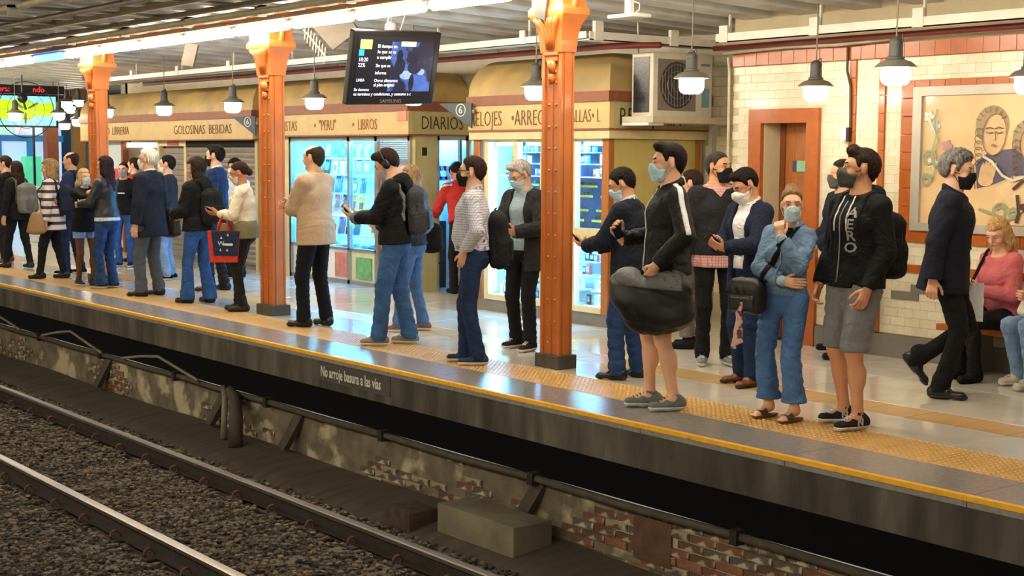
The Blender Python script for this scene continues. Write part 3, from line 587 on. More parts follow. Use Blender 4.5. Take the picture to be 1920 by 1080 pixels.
lamp(-8.07,9.55,2.16,'white glass pendant lamp hanging near the tiled door wall'); lamp(-6.03,9.5,2.16,'white glass pendant lamp hanging close to the wall over the bench')
for X, Y, z in ((-27,10.33,2.52),(-28.5,11.14,2.61),(-28,10.77,2.46),(-27.5,10.73,2.20),(-29,11.51,2.24),(-30,11.43,2.17),(-25.3,9.53,2.26),(-24.2,8.37,2.21)): lamp(X, Y, z, 'white glass pendant lamp hanging in the far hall', 'pendant lamps in the far hall')
# television
tv = empty('television', 'black flat television hung tilted from the ceiling showing blue picture', 'television', None, (-11.02,7.26,2.47))
tv.rotation_euler = (R2(2), R2(14), R2(4))
W_, H_ = .49, .335        # half width (Y), half height (Z); faces +X
B().cbox(-.07,0,-W_,W_,-H_,H_,.012).build('casing', BLACK, tv)
scr = B().box(.0,.003,-W_+.055,W_-.055,-H_+.075,H_-.05).build('screen', M('tv_screen_dark','#22242c',.2,.15,3,emit=.10), tv)
def spot(nm, col, y, z, a, b_, e=.5, n=18, x=.0045):
    B().prism([(y+a*math.cos(2*math.pi*k/n), z+b_*math.sin(2*math.pi*k/n)) for k in range(n)], 'x', x-.001, x).build(nm, M('tv_'+nm+col.strip('#'), col, .3, .25, 18, emit=e), scr)
B().box(.003,.0045,-.06,.42,-.21,.24).build('picture', M('tv_picture','#3a5596',.3,.35,9,emit=.55,col2='#1a1d2e',mix=.50,sharp=.10), scr)
spot('picture_figure', '#1b2036', .04, .11, .035, .06, .1, x=.0056); spot('picture_figure', '#20263e', .05, .02, .06, .08, .1, x=.0054); spot('picture_figure', '#1d2238', .20, .09, .045, .05, .1, x=.0056); spot('picture_figure', '#242b48', .22, .01, .08, .06, .1, x=.0054); spot('picture_figure', '#7f95cf', .13, -.06, .07, .04, .5, x=.0052); spot('picture_figure', '#8aa0d6', .30, -.03, .04, .03, .5, x=.0052); spot('picture_figure', '#23283a', .20, -.13, .03, .08, .1, x=.0056)
B().box(.003,.0048,-.41,-.28,.17,.255).build('green_badge', M('tv_green','#8fae62',.4,.1,emit=.55), scr); B().box(.003,.0048,-.415,-.36,.11,.165).build('blue_badge', M('tv_blue','#1b8fe6',.4,.05,emit=.8), scr)
TVW = M('tv_white_text', '#cfd8f0', .4, .02, emit=.8)
for bod, y, z, s_ in (('18:20',-.415,.06,.05),('22%',-.415,.01,.05),('El tiempo en',-.22,.185,.045),('lo que se va',-.215,.135,.045),('a cumplir',-.215,.085,.045),('Sin que se',-.22,.01,.042),('informe',-.22,-.055,.042),('Otros alimentos',-.22,-.125,.042),('al plan original',-.22,-.165,.042),('LINEA',-.415,-.12,.035),('Sin demoras',-.43,-.205,.035),('os terminos y condiciones, y consumo a c',-.43,-.248,.040)):
    text('screen_text', bod, TVW, s_, scr, (.0062,y,z), (0,1,0), (0,0,1), xs=.95, depth=.001)
text('brand_lettering', 'SAMSUNG', M('tv_logo','#8f8b80',.4), .045, tv, (.003,-.13,-.315), (0,1,0), (0,0,1), xs=1.2, depth=.001)
B().box(.003,.006,.04,.21,.20,.245).build('paper_scrap', M('paper_scrap','#d5dcd2',.7,.05), tv)
B().tube([(-.05,.05,.33),(.06,.05,.70)], .006, 8).build('hanger_rod', GREYM, tv); B().tube([(-.05,-.12,.33),(.06,-.12,.70)], .006, 8).build('hanger_rod', GREYM, tv)
# small things near the tube strip
sp = empty('loudspeaker', 'small oval grey loudspeaker hanging above the television', 'loudspeaker', None, (-11.29,7.4,2.84)); B().lathe([(.01,-.075),(.05,-.06),(.062,0),(.058,.05),(.03,.075)], n=16).build('speaker_body', M('speaker_grey','#8f8983',.5,.1), sp, True); B().tube([(0,0,.07),(0,0,.3)], .006, 6).build('cord', GREYM, sp)
def board(X, Y, z, pts, nm, lab, mat, yaw=0, t=.03):
    o = B().prism(pts, 'y', -t/2, t/2).build(nm, mat, label=lab, cat='sign board'); o.location = (X,Y,z); o.rotation_euler = (0,0,yaw); B().tube([(0,0,0),(0,0,3.2-max(0,Y-7.35)*.0406-z)], .007, 6).build('hanger', GREYM, o); return o
board(-12.75,7.66,2.885, [(-.27,.13),(.23,.13),(.29,.05),(.0,-.14)], 'hanging_board', 'blank grey brown triangular board hanging under the tube lights', M('board_back','#6d6557',.7,.12), R2(30))
board(-15.75,7.5,2.85, [(-.10,-.13),(.06,-.15),(.13,.10),(-.03,.13)], 'hanging_board', 'small dark slanted board hanging under the tube lights beside the column', M('board_back_dark','#5d5548',.55,.12), R2(35))
board(-18.9,7.55,2.80, [(-.10,-.13),(.06,-.15),(.10,.10),(-.08,.13)], 'hanging_board', 'small bluish dark board hanging under the blue tube light', M('board_back_blue','#45475e',.55,.12), R2(35))
def sign6(X, Y, z, lab):
    o = B().prism([(-.21,.13),(.21,.13),(.21,-.14)], 'y', -.012, .012).build('number_sign', M('slate_sign','#4a5358',.5,.06), label=lab, cat='sign'); o.location = (X,Y,z); o.rotation_euler = (0,0,R2(22))
    text('digit', '6', WHITEPL, .11, o, (.045,-.0135,.02), (1,0,0), (0,0,1), depth=.002)
    B().box(.17,.24,.0,.14,.02,.06).build('bracket', GREYM, o)
    c_ = B().tube([(.075+.058*math.cos(a),-.013,.055+.066*math.sin(a)) for a in np.linspace(0,6.2832,21)], .0055, 5, False); c_.build('ring', WHITEPL, o)
sign6(-12.80,9.22,2.12,'dark slate corner sign numbered six beside the newspaper lettering'); sign6(-18.42,9.6,2.08,'dark slate corner sign with a number on the snack kiosk end')
an = empty('tv_antenna', 'pale comb shaped aerial fixed beside the column top', 'aerial', None, (-12.85,7.5,2.80))
B().tube([(-.22,0,.16),(.25,0,-.16)], .008, 6).build('boom', KCREAM, an)
for k in range(8): B().tube([(-.19+.055*k,-.01,.14-.0375*k-.08),(-.19+.055*k,.01,.14-.0375*k+.08)], .005, 5).build('rod', KCREAM, an)
wf = empty('wifi_access_point', 'white ceiling access point on a short mast', 'access point', None, (-8.71,8.0,2.80))
B().cbox(-.16,.16,-.10,.10,0,.035,.015).build('disc_body', WHITEPL, wf, 40); B().box(-.035,.035,-.02,.02,.03,.24).build('mast', WHITEPL, wf); B().tube([(.05,0,.03),(.12,0,.06),(.12,0,.11),(.06,0,.13)], .006, 6).build('lead', WHITEPL, wf)
for s_ in range(3): pass
# cable trays, red pipe, cables
tr = empty('cable_tray', 'white steel cable tray hung over the kiosk fronts', 'cable tray', 'cable trays', (-20,8.8,2.80))
B().box(-1.2,9.85,-.012,0,-.035,.035).box(-1.2,9.85,-.012,.17,-.035,-.028).box(-1.2,9.85,.158,.17,-.035,.03).build('tray', TRAYW, tr)
for k in range(7): B().box(-.4+1.55*k-.03,-.4+1.55*k+.05,-.02,-.002,-.03,.10).box(-.4+1.55*k+.01,-.4+1.55*k+.03,.06,.08,0,.24).build('hanger', TRAYW, tr)
t2 = empty('cable_tray', 'white steel cable tray crossing above the air conditioner', 'cable tray', 'cable trays', (-10.12,8.8,2.80))
B().box(0,.012,0,1.75,-.045,.035).box(-.16,.012,0,1.75,-.045,-.035).build('tray', TRAYW, t2); B().box(-.01,.03,1.02,1.12,-.05,.10).build('hanger', TRAYW, t2); B().box(-.01,.03,.05,.15,-.05,.13).build('hanger', TRAYW, t2)
t3 = empty('cable_tray', 'white steel cable tray along the top of the tiled wall', 'cable tray', 'cable trays', (-9.3,9.62,2.76))
B().box(0,9,-.012,0,-.04,.04).box(0,9,-.012,.2,-.04,-.03).build('tray', TRAYW, t3)
for k in range(6): B().box(.05+1.05*k,.15+1.05*k,-.02,-.002,-.04,.11).box(.09+1.05*k,.11+1.05*k,.06,.08,0,.3).build('hanger', TRAYW, t3)
B().tube([(-21,9.25,2.74),(-18,9.25,2.735),(-10.3,9.25,2.73),(-9.8,9.4,2.72)], .03, 10).build('red_pipe', REDP, None, True, label='dark red pipe running behind the kiosk cable tray', cat='pipe'); B().tube([(-9.6,9.9,2.70),(-8,9.9,2.70),(-3,9.9,2.70)], .024, 10).build('red_pipe', REDP, None, True, label='dark red pipe running along the top of the tiled wall', cat='pipe')
B().tube([(-9.55,9.98,2.66),(-8.8,9.96,2.68),(-8.2,9.97,2.665),(-7.2,9.96,2.70),(-5,9.96,2.69)], .02, 8).build('wall_cable', M('dirty_white_cable','#b5ab95',.6,.15), None, True, label='dirty white cable sagging along the top of the tiled wall', cat='cable')
cx = empty('socket_cable', 'dark cable hanging down the tiles to a white socket', 'cable', None, (-8.13,10.03,2.64)); B().tube([(0,0,0),(.0,0,-.2),(.04,0,-.33),(.05,0,-.69)], .011, 6).build('lead', M('dark_cable','#4a3a2c',.6), cx); B().box(-.03,.03,-.035,.015,-.80,-.69).build('socket', WHITEPL, cx); B().box(.03,.055,-.03,.015,-.81,-.69).build('socket_side', BLACK, cx)
B().tube([(-9.54,10.03,2.62),(-9.52,10.03,2.5),(-9.515,10.03,.9)], .014, 8).build('wall_conduit', M('cream_conduit','#cfc6ac',.5), None, True, label='thin cream conduit dropping down the corner of the tiled wall', cat='conduit')
# air conditioner on its shelf
ac = empty('air_conditioner', 'boxy beige outdoor air conditioner with round fan grille', 'air conditioner', None, (-10.22,9.97,2.07))
ACM = M('ac_beige_steel', '#cfc8b4', .45, .08, 6); ACD = M('ac_grille_dark', '#3b352f', .6, .15)
B().cbox(-.15,.15,-.40,.40,0,.61,.012).build('casing', ACM, ac, 40); B().box(.15,.154,-.34,.17,.06,.55).build('grille_plate', M('ac_plate','#7f7668',.55,.1), ac)
B().prism([(-.085+.225*math.cos(2*math.pi*k/28), .305+.225*math.sin(2*math.pi*k/28)) for k in range(28)], 'x', .153, .157).build('fan_opening', ACD, ac)
for k in range(11): B().box(.157,.162,-.085-.2+.04*k-.002,-.085-.2+.04*k+.002,.305-.21*math.sqrt(max(.05,1-((k-5)/5.6)**2)),.305+.21*math.sqrt(max(.05,1-((k-5)/5.6)**2))).build('grille_bar', ALU, ac)
for q in range(3): B().tube([(.158,-.085+.06*(q+1)*math.cos(a)*1.1,.305+.06*(q+1)*math.sin(a)*1.1) for a in np.linspace(0,6.2832,25)], .0025, 5, False).build('grille_ring', ALU, ac)
B().box(-.12,.10,-.405,-.398,.04,.57).build('coil', M('ac_coil_black','#22262a',.25,.5,40,stretch=(1,1,6)), ac)
B().box(.152,.156,.255,.355,.10,.28).build('blue_label', M('ac_blue_label','#6f96a3',.5,.15), ac); B().box(.152,.156,.24,.36,.50,.525).build('brand_plate', M('ac_logo','#7c7f9c',.4), ac)
B().box(-.17,.26,-.50,.50,-.06,-.0).build('shelf_bracket', M('shelf_grey_cream','#bdb49c',.5,.1), ac); B().box(-.17,.2,-.50,-.30,-.085,-.06).build('bracket_foot', WHITEPL, ac); B().box(.15,.2,.36,.42,-1.9,-.06).build('support_leg', ALU, ac)
B().tube([(-10.35,9.62,2.2),(-10.33,9.62,2.6),(-10.33,9.60,3.0)], .008, 6).build('hanging_rod', TRAYW, label='thin pale rod dropping from the ceiling beside the air conditioner', cat='rod')
# ---------------------------------------------------------------- mural, bench
mu = empty('framed_mural', 'large beige illustrated mural in a grey metal frame', 'mural', None, (-7.43,10.05,1.09))
FRM = M('mural_frame_grey', '#b4aea2', .4, .1, 5, metal=.3)
MW, MH = 3.5, 1.185
B().box(0,.085,-.03,.02,0,MH).build('frame_side', FRM, mu); B().box(.085,MW,-.03,.02,MH-.075,MH).build('frame_top', FRM, mu); B().box(.085,MW,-.03,.02,0,.07).build('frame_bottom', FRM, mu)
pn = B().box(.085,MW,0,.02,.07,MH-.075).build('mural_panel', M('mural_beige','#d9b98a',.25,.10,3,coat=.4), mu)
def blob(nm, col, pts, y=-.002):
    blob.n = getattr(blob, 'n', 0)+1
    B().prism(pts, 'y', y-.0003*blob.n, .0).build(nm, M('mural_'+nm+col.strip('#'), col, .3, .12, 9), pn)
ov = lambda cx, cz, a, b_, n=22, t=0: [(cx+a*math.cos(2*math.pi*k/n)*math.cos(t)-b_*math.sin(2*math.pi*k/n)*math.sin(t), cz+a*math.cos(2*math.pi*k/n)*math.sin(t)+b_*math.sin(2*math.pi*k/n)*math.cos(t)) for k in range(n)]
def stroke(nm, col, pts, r=.012):
    b = B().tube([(p[0],-.016,p[1]) for p in pts], r, 6); stroke.n = getattr(stroke, 'n', 0)+1
    b.v = [(x, -.016-.0002*stroke.n+(y+.016)*.06, z) for x, y, z in b.v]; b.build(nm, M('mural_'+nm+col.strip('#'), col, .35, .1, 9), pn)
def mural_face(cx, cz, w, h, t, hair, skin_='#cfae80'):
    blob('hair', hair, ov(cx-.03,cz+h*.45,w*1.45,h*.95,t=t)); blob('face', skin_, ov(cx,cz,w,h,t=t))
    P_ = ov(cx,cz,w,h,30,t); stroke('outline','#6b5238', P_+P_[:1], .004)
    for k in range(7): a = .5+k*.38; stroke('outline','#6f5a3e', [(cx-.03+w*1.4*math.cos(a)*q, cz+h*.45+h*.9*math.sin(a)*q) for q in (.98,.86,.80,.70)], .005)
    for k in range(6): a = 2.6+k*.35; stroke('outline','#6f5a3e', [(cx-w*1.15+.035*math.cos(b_)+.02*math.cos(a), cz+h*.1-.05*k+.035*math.sin(b_)) for b_ in np.linspace(0,5,9)], .004)
    for sg in (-.40,.42): stroke('line','#5d4630', [(cx+sg*w-.03,cz+h*.12),(cx+sg*w,cz+h*.06),(cx+sg*w+.03,cz+h*.12)], .005); stroke('line','#5d4630', [(cx+sg*w-.035,cz+h*.28),(cx+sg*w,cz+h*.34),(cx+sg*w+.035,cz+h*.28)], .005)
    stroke('line','#6b5238', [(cx+w*.05,cz+h*.2),(cx+w*.16,cz-h*.22),(cx-w*.02,cz-h*.28)], .004); stroke('line','#8a5a48', [(cx-w*.22,cz-h*.52),(cx+w*.02,cz-h*.48),(cx+w*.28,cz-h*.53),(cx,cz-h*.58)], .006)
blob('garment','#5a5468', [(.62,.36),(.60,.55),(.72,.66),(.95,.68),(1.2,.6),(1.5,.62),(1.6,.40),(1.2,.42),(.95,.47),(.78,.40)], -.002)
mural_face(.77,.79,.105,.165,-.12,'#9c8762'); mural_face(1.12,.70,.115,.155,.15,'#a08b68','#c9a678'); mural_face(1.42,.76,.10,.14,0,'#a8926d')
P_ = [(.62,.36),(.60,.55),(.70,.63)]; stroke('outline','#3f3a4c', P_, .005)
for k in range(5): blob('hand','#cdaa7c', ov(.66+.028*k,.50+.01*(2-abs(k-2)),.016,.075,12,-.25), -.005)
blob('hand','#cdaa7c', ov(.70,.43,.07,.05,14), -.005)
for k in range(4): blob('hand','#cba679', ov(1.12+.035*k,.60-.02*k,.018,.07,12,.9), -.006)
stroke('braid','#cfc8b8', [(.68,.62),(.76,.58),(.86,.47),(.95,.43),(1.05,.46)], .012)
for cx_, cz_, r_ in ((.17,.60,.07),(.15,.42,.055),(.85,.18,.075),(.97,.17,.05)): stroke('curl','#8f9a78', [(cx_+r_*math.cos(a)*(1-a/16), cz_+r_*math.sin(a)*(1-a/16)) for a in np.linspace(0,9,26)], .010)
stroke('curl','#8f9a78', [(.24,1.0),(.22,.86),(.26,.74),(.20,.62),(.24,.50),(.18,.40)], .010); stroke('curl','#8f9a78', [(.18,.92),(.24,.80),(.20,.66)], .007); stroke('curl','#8f9a78', [(.66,.20),(.78,.17),(.92,.12),(1.05,.2)], .012)
for cx_, cz_, c_ in ((.21,.86,'#d3d8cc'),(.15,.94,'#d8d2bc'),(.33,.70,'#b98a8a'),(.20,.56,'#d6d0b6')):
    for k in range(5): blob('petal', c_, ov(cx_+.028*math.cos(k*1.257),cz_+.028*math.sin(k*1.257),.026,.020,10,k*1.257), -.004)
blob('ribbon','#d9bd90', [(.80,.38),(1.0,.47),(1.2,.47),(1.5,.40),(1.5,.08),(.8,.08)])
stroke('letter_r','#4a2f22', [(1.00,.32),(1.02,.18),(1.0,.10)], .016); stroke('letter_r','#4a2f22', [(.96,.36),(1.04,.43),(1.14,.41),(1.17,.33),(1.12,.26),(1.02,.23)], .014); stroke('letter_r','#4a2f22', [(1.04,.23),(1.12,.15),(1.24,.10)], .016)
stroke('letter_o','#4a2f22', [(1.30+.065*math.cos(a),.21+.075*math.sin(a)) for a in np.linspace(0,6.2832,22)], .013)
bn = empty('wall_bench', 'long orange bench seat fixed to the tiled wall under the mural', 'bench', None, (-6.85,9.62,0))
B().cbox(0,6,0,.42,.34,.39,.008).build('seat', ORT, bn)
for k in range(5): B().box(.2+1.4*k,.26+1.4*k,.05,.40,0,.34).build('bench_leg', GREYB, bn)
# ---------------------------------------------------------------- far hall
led = empty('led_display', 'black hanging display board with red moving letters', 'display', None, (-26,9.30,2.74)); B().box(-.06,.06,-1.1,.58,0,.15).build('casing', BLACK, led)
LR = M('led_red', '#ff2030', .4, 0, emit=1.0); text('led_text', 'ers:', LR, .14, led, (.065,-.62,.03), (0,1,0), (0,0,1), depth=.002); text('led_text', 'ndo', LR, .14, led, (.065,.0,.03), (0,1,0), (0,0,1), depth=.002)
for s_ in (-.9,.4): B().tube([(0,s_,.15),(0,s_,.5)], .012, 6).build('hanger', GREYM, led)
ad = empty('lit_advert_panel', 'glowing green and blue advertising panel under the red display', 'advert', None, (-26.05,9.30,2.17)); B().box(-.1,.0,-1.2,.50,-.03,.56).build('casing', BLACK, ad)
B().box(.0,.004,-1.2,.46,0,.53).build('lit_face', M('ad_blue','#7fd0ee',.4,.1,2,emit=.42), ad); B().prism([(-1.2,.13),(.0,.10),(.05,.17),(.40,.19),(.42,.43),(.2,.40),(-.2,.46),(-1.2,.44)], 'x', .004, .008).build('lit_green_field', M('ad_green','#a4dc14',.4,.08,3,emit=.40), ad)
fan = empty('wall_fan', 'dark round cage fan hanging before the green advert', 'fan', None, (-24.9,8.80,2.42))
for r_ in (.16,.32,.48): B().tube([(.02,r_*math.cos(a),r_*math.sin(a)) for a in np.linspace(0,6.2832,33)], .004 if r_ < .4 else .008, 5, False).build('cage_ring', BLACK, fan)
for k in range(10): B().tube([(.05,.05*math.cos(k*.6283),.05*math.sin(k*.6283)),(.02,.48*math.cos(k*.6283),.48*math.sin(k*.6283))], .0022, 5).build('cage_wire', BLACK, fan)
fm = B().lathe([(.02,-.10),(.075,-.06),(.09,0),(.07,.05),(.02,.06)], n=14).build('motor', BLACK, fan, True); fm.rotation_euler = (0,math.pi/2,0); fm.location = (0,-.05,.20)
B().tube([(.0,-.05,.2),(.01,0,0)], .02, 8).build('fan_arm', BLACK, fan)
for k in range(3): B().prism(ov(.15*math.cos(k*2.094+.5),.15*math.sin(k*2.094+.5),.11,.022,12,k*2.094+.5), 'x', -.01, 0).build('blade', M('fan_blade','#8b9a7a',.5), fan)
B().tube([(-.02,-.05,.2),(-.02,-.05,.66)], .015, 8).build('hanger', BLACK, fan)
fs = empty('far_shop', 'bright blue shop front at the far end of the hall', 'shop', None, (-31,10.0,0))
BL = M('blue_shop_paint', '#2a86d8', .45, .08, 3); PB = M('pale_blue_window', '#9fbfe0', .3, .1, 2, emit=.35)
B().box(-.2,0,-3,1.72,0,2.45).build('shop_window', PB, fs); B().box(0,.05,-3,1.75,1.92,2.05).build('blue_beam', BL, fs)
for y_ in (-2.1,-.6,.33,1.0,1.45): B().box(0,.06,y_-.05,y_+.07,0,1.95).build('blue_post', BL, fs)
for k in range(14): B().box(0,.03,-2.8+.32*k,-2.55+.32*k,2.08,2.36).build('small_pane', M('small_pane_'+str(k%3),('#bcd6e6','#a9d9c9','#cfc9d8')[k%3],.3,.1,emit=.3), fs)
B().box(.06,.3,.48,.70,.6,1.42).build('orange_display', M('orange_display','#d9a050',.5,.08), fs); B().box(.06,.3,.80,1.16,.5,1.60).build('green_display', M('green_display','#4fc29a',.5,.08,emit=.3), fs)
B().box(.3,.34,.98,1.02,0,3).build('thin_post', BLACK, fs)
c4 = empty('far_pillar', 'dark brown pillar in front of the blue shop', 'pillar', None, (-29.5,10.93,0)); B().box(-.12,.12,-.12,.12,0,3.1).build('shaft', M('dark_brown_pillar','#7a452a',.5,.15), c4); B().box(-.16,.16,-.16,.16,0,.2).build('plinth', GREYB, c4)
c5 = empty('far_pillar', 'ochre brown pillar beside the pale blue wall panel', 'pillar', None, (-31,12.1,0)); B().box(-.12,.12,-.12,.12,0,3.1).build('shaft', M('ochre_pillar','#9a7440',.5,.15), c5); B().box(-.16,.16,-.16,.16,0,.2).build('plinth', GREYB, c5)
wp = empty('wall_panel', 'pale teal wall panel beside the far pillar', 'panel', None, (-31.5,12.4,0)); B().box(-.1,0,0,1.4,0,2.6).build('board', M('teal_panel','#6fa9bd',.5,.05), wp); B().box(0,.02,.25,.62,1.0,1.45).build('dark_screen', BLACK, wp)
cn = B().cbox(-27.4,-26.6,9.6,11.0,0,1.05,.01); cn.build('ticket_counter', M('counter_grey','#b9c0bd',.5,.1), label='low pale counter standing in the far hall', cat='counter')
# ---------------------------------------------------------------- people: implicit surfaces meshed with surface nets
f4 = np.float32
def V3(*a): return np.array(a, dtype=float)
def unit(v): v = np.asarray(v, float); return v/max(np.linalg.norm(v), 1e-9)
def rz(a): a = math.radians(a); c, s = math.cos(a), math.sin(a); return np.array([[c,-s,0],[s,c,0],[0,0,1.]])
def rx(a): a = math.radians(a); c, s = math.cos(a), math.sin(a); return np.array([[1.,0,0],[0,c,-s],[0,s,c]])
def ry(a): a = math.radians(a); c, s = math.cos(a), math.sin(a); return np.array([[c,0,s],[0,1.,0],[-s,0,c]])
I3 = np.eye(3)
class S:
    def __init__(s): s.p = []
    def cap(s, a, b, r0, r1=None, k=.015, neg=False):
        s.p.append((np.asarray(a,float), np.asarray(b,float), (r0,r0), (r0 if r1 is None else r1,)*2, None, k, neg, None)); return s
    def tc(s, a, b, e0, e1, F=I3, k=.03, c=None, neg=False):
        s.p.append((np.asarray(a,float), np.asarray(b,float), e0, e1, F, k, neg, c)); return s
    def ell(s, c, r, F=I3, k=.02, neg=False):
        s.p.append((np.asarray(c,float), np.asarray(c,float), (r[0],r[1]), (r[0],r[1]), F, k, neg, r[2])); return s
    def rbox(s, c, half, F=I3, r=.03, k=.03):
        s.p.append((np.asarray(c,float), np.asarray(c,float), (float(np.linalg.norm(half)),)*2, (r,r), F, k, tuple(half), None)); return s
    def bounds(s):
        lo = np.full(3, 9.); hi = -lo
        for a, b, e0, e1, F, k, neg, c in s.p:
            if neg is True: continue
            if isinstance(neg, tuple): e1 = e0
            r0 = max(e0+((c,) if c else ())); r1 = max(e1+((c,) if c else ()))
            lo = np.minimum(lo, np.minimum(a-r0, b-r1)); hi = np.maximum(hi, np.maximum(a+r0, b+r1))
        return lo, hi
    def field(s, h, off=0., pad=.03, lo=None, hi=None):
        l, u = s.bounds(); l = l-off-pad; u = u+off+pad
        if lo is not None: l = np.maximum(l, lo)
        if hi is not None: u = np.minimum(u, hi)
        n = np.ceil((u-l)/h).astype(int)+2
        G = [(l[i]+h*np.arange(n[i])).astype(f4) for i in range(3)]
        D = np.full(n, .12, f4)
        for a, b, e0, e1, F, k, neg, c in s.p:
            bx = neg if isinstance(neg, tuple) else None
            if bx: neg = False; rr = e1[0]; e1 = e0
            m0 = max(e0+((c,) if c else ()))+off+k+3*h; m1 = max(e1+((c,) if c else ()))+off+k+3*h
            p0 = np.minimum(a-m0, b-m1); p1 = np.maximum(a+m0, b+m1)
            i0 = np.clip(np.floor((p0-l)/h).astype(int), 0, n); i1 = np.clip(np.ceil((p1-l)/h).astype(int)+1, 0, n)
            if (i1 <= i0).any(): continue
            sl = tuple(slice(i0[i], i1[i]) for i in range(3))
            X = (G[0][sl[0]]-a[0])[:,None,None]; Y = (G[1][sl[1]]-a[1])[None,:,None]; Z = (G[2][sl[2]]-a[2])[None,None,:]
            d = (b-a).astype(f4); L2 = float(d@d)
            if L2 > 1e-9:
                t = np.clip((X*d[0]+Y*d[1]+Z*d[2])/L2, 0, 1)
                X = X-t*d[0]; Y = Y-t*d[1]; Z = Z-t*d[2]
            else: t = 0.
            if bx:
                us = [np.abs(X*f4(F[0,i])+Y*f4(F[1,i])+Z*f4(F[2,i]))-f4(bx[i]-rr) for i in range(3)]
                q = np.sqrt(sum(np.maximum(u_,0)**2 for u_ in us))+np.minimum(np.maximum(np.maximum(us[0],us[1]),us[2]),0)-rr
            elif F is None:
                q = np.sqrt(X*X+Y*Y+Z*Z)-(e0[0]+(e1[0]-e0[0])*t)
            else:
                ra = e0[0]+(e1[0]-e0[0])*t; rb = e0[1]+(e1[1]-e0[1])*t; rc = c if c else np.minimum(ra, rb)
                u0 = (X*f4(F[0,0])+Y*f4(F[1,0])+Z*f4(F[2,0]))/ra
                u1 = (X*f4(F[0,1])+Y*f4(F[1,1])+Z*f4(F[2,1]))/rb
                u2 = (X*f4(F[0,2])+Y*f4(F[1,2])+Z*f4(F[2,2]))/rc
                k0 = np.sqrt(u0*u0+u1*u1+u2*u2); k1 = np.sqrt((u0/ra)**2+(u1/rb)**2+(u2/rc)**2)
                q = np.where(k0 < .02, -np.minimum(ra, rb), k0*(k0-1)/np.maximum(k1, 1e-6))
            if not neg:
                q = q-off; sub = D[sl]; hh = np.clip(.5+.5*(sub-q)/k, 0, 1)
                D[sl] = sub*(1-hh)+q*hh-k*hh*(1-hh)
            else:
                q = -q; sub = D[sl]; hh = np.clip(.5-.5*(sub-q)/k, 0, 1)
                D[sl] = sub*(1-hh)+q*hh+k*hh*(1-hh)
        return Fld(D.astype(f4), l, h, G)
_co = np.array([(i,j,k) for i in (0,1) for j in (0,1) for k in (0,1)])
_ed = [(a,b) for a in range(8) for b in range(a+1,8) if np.abs(_co[a]-_co[b]).sum() == 1]
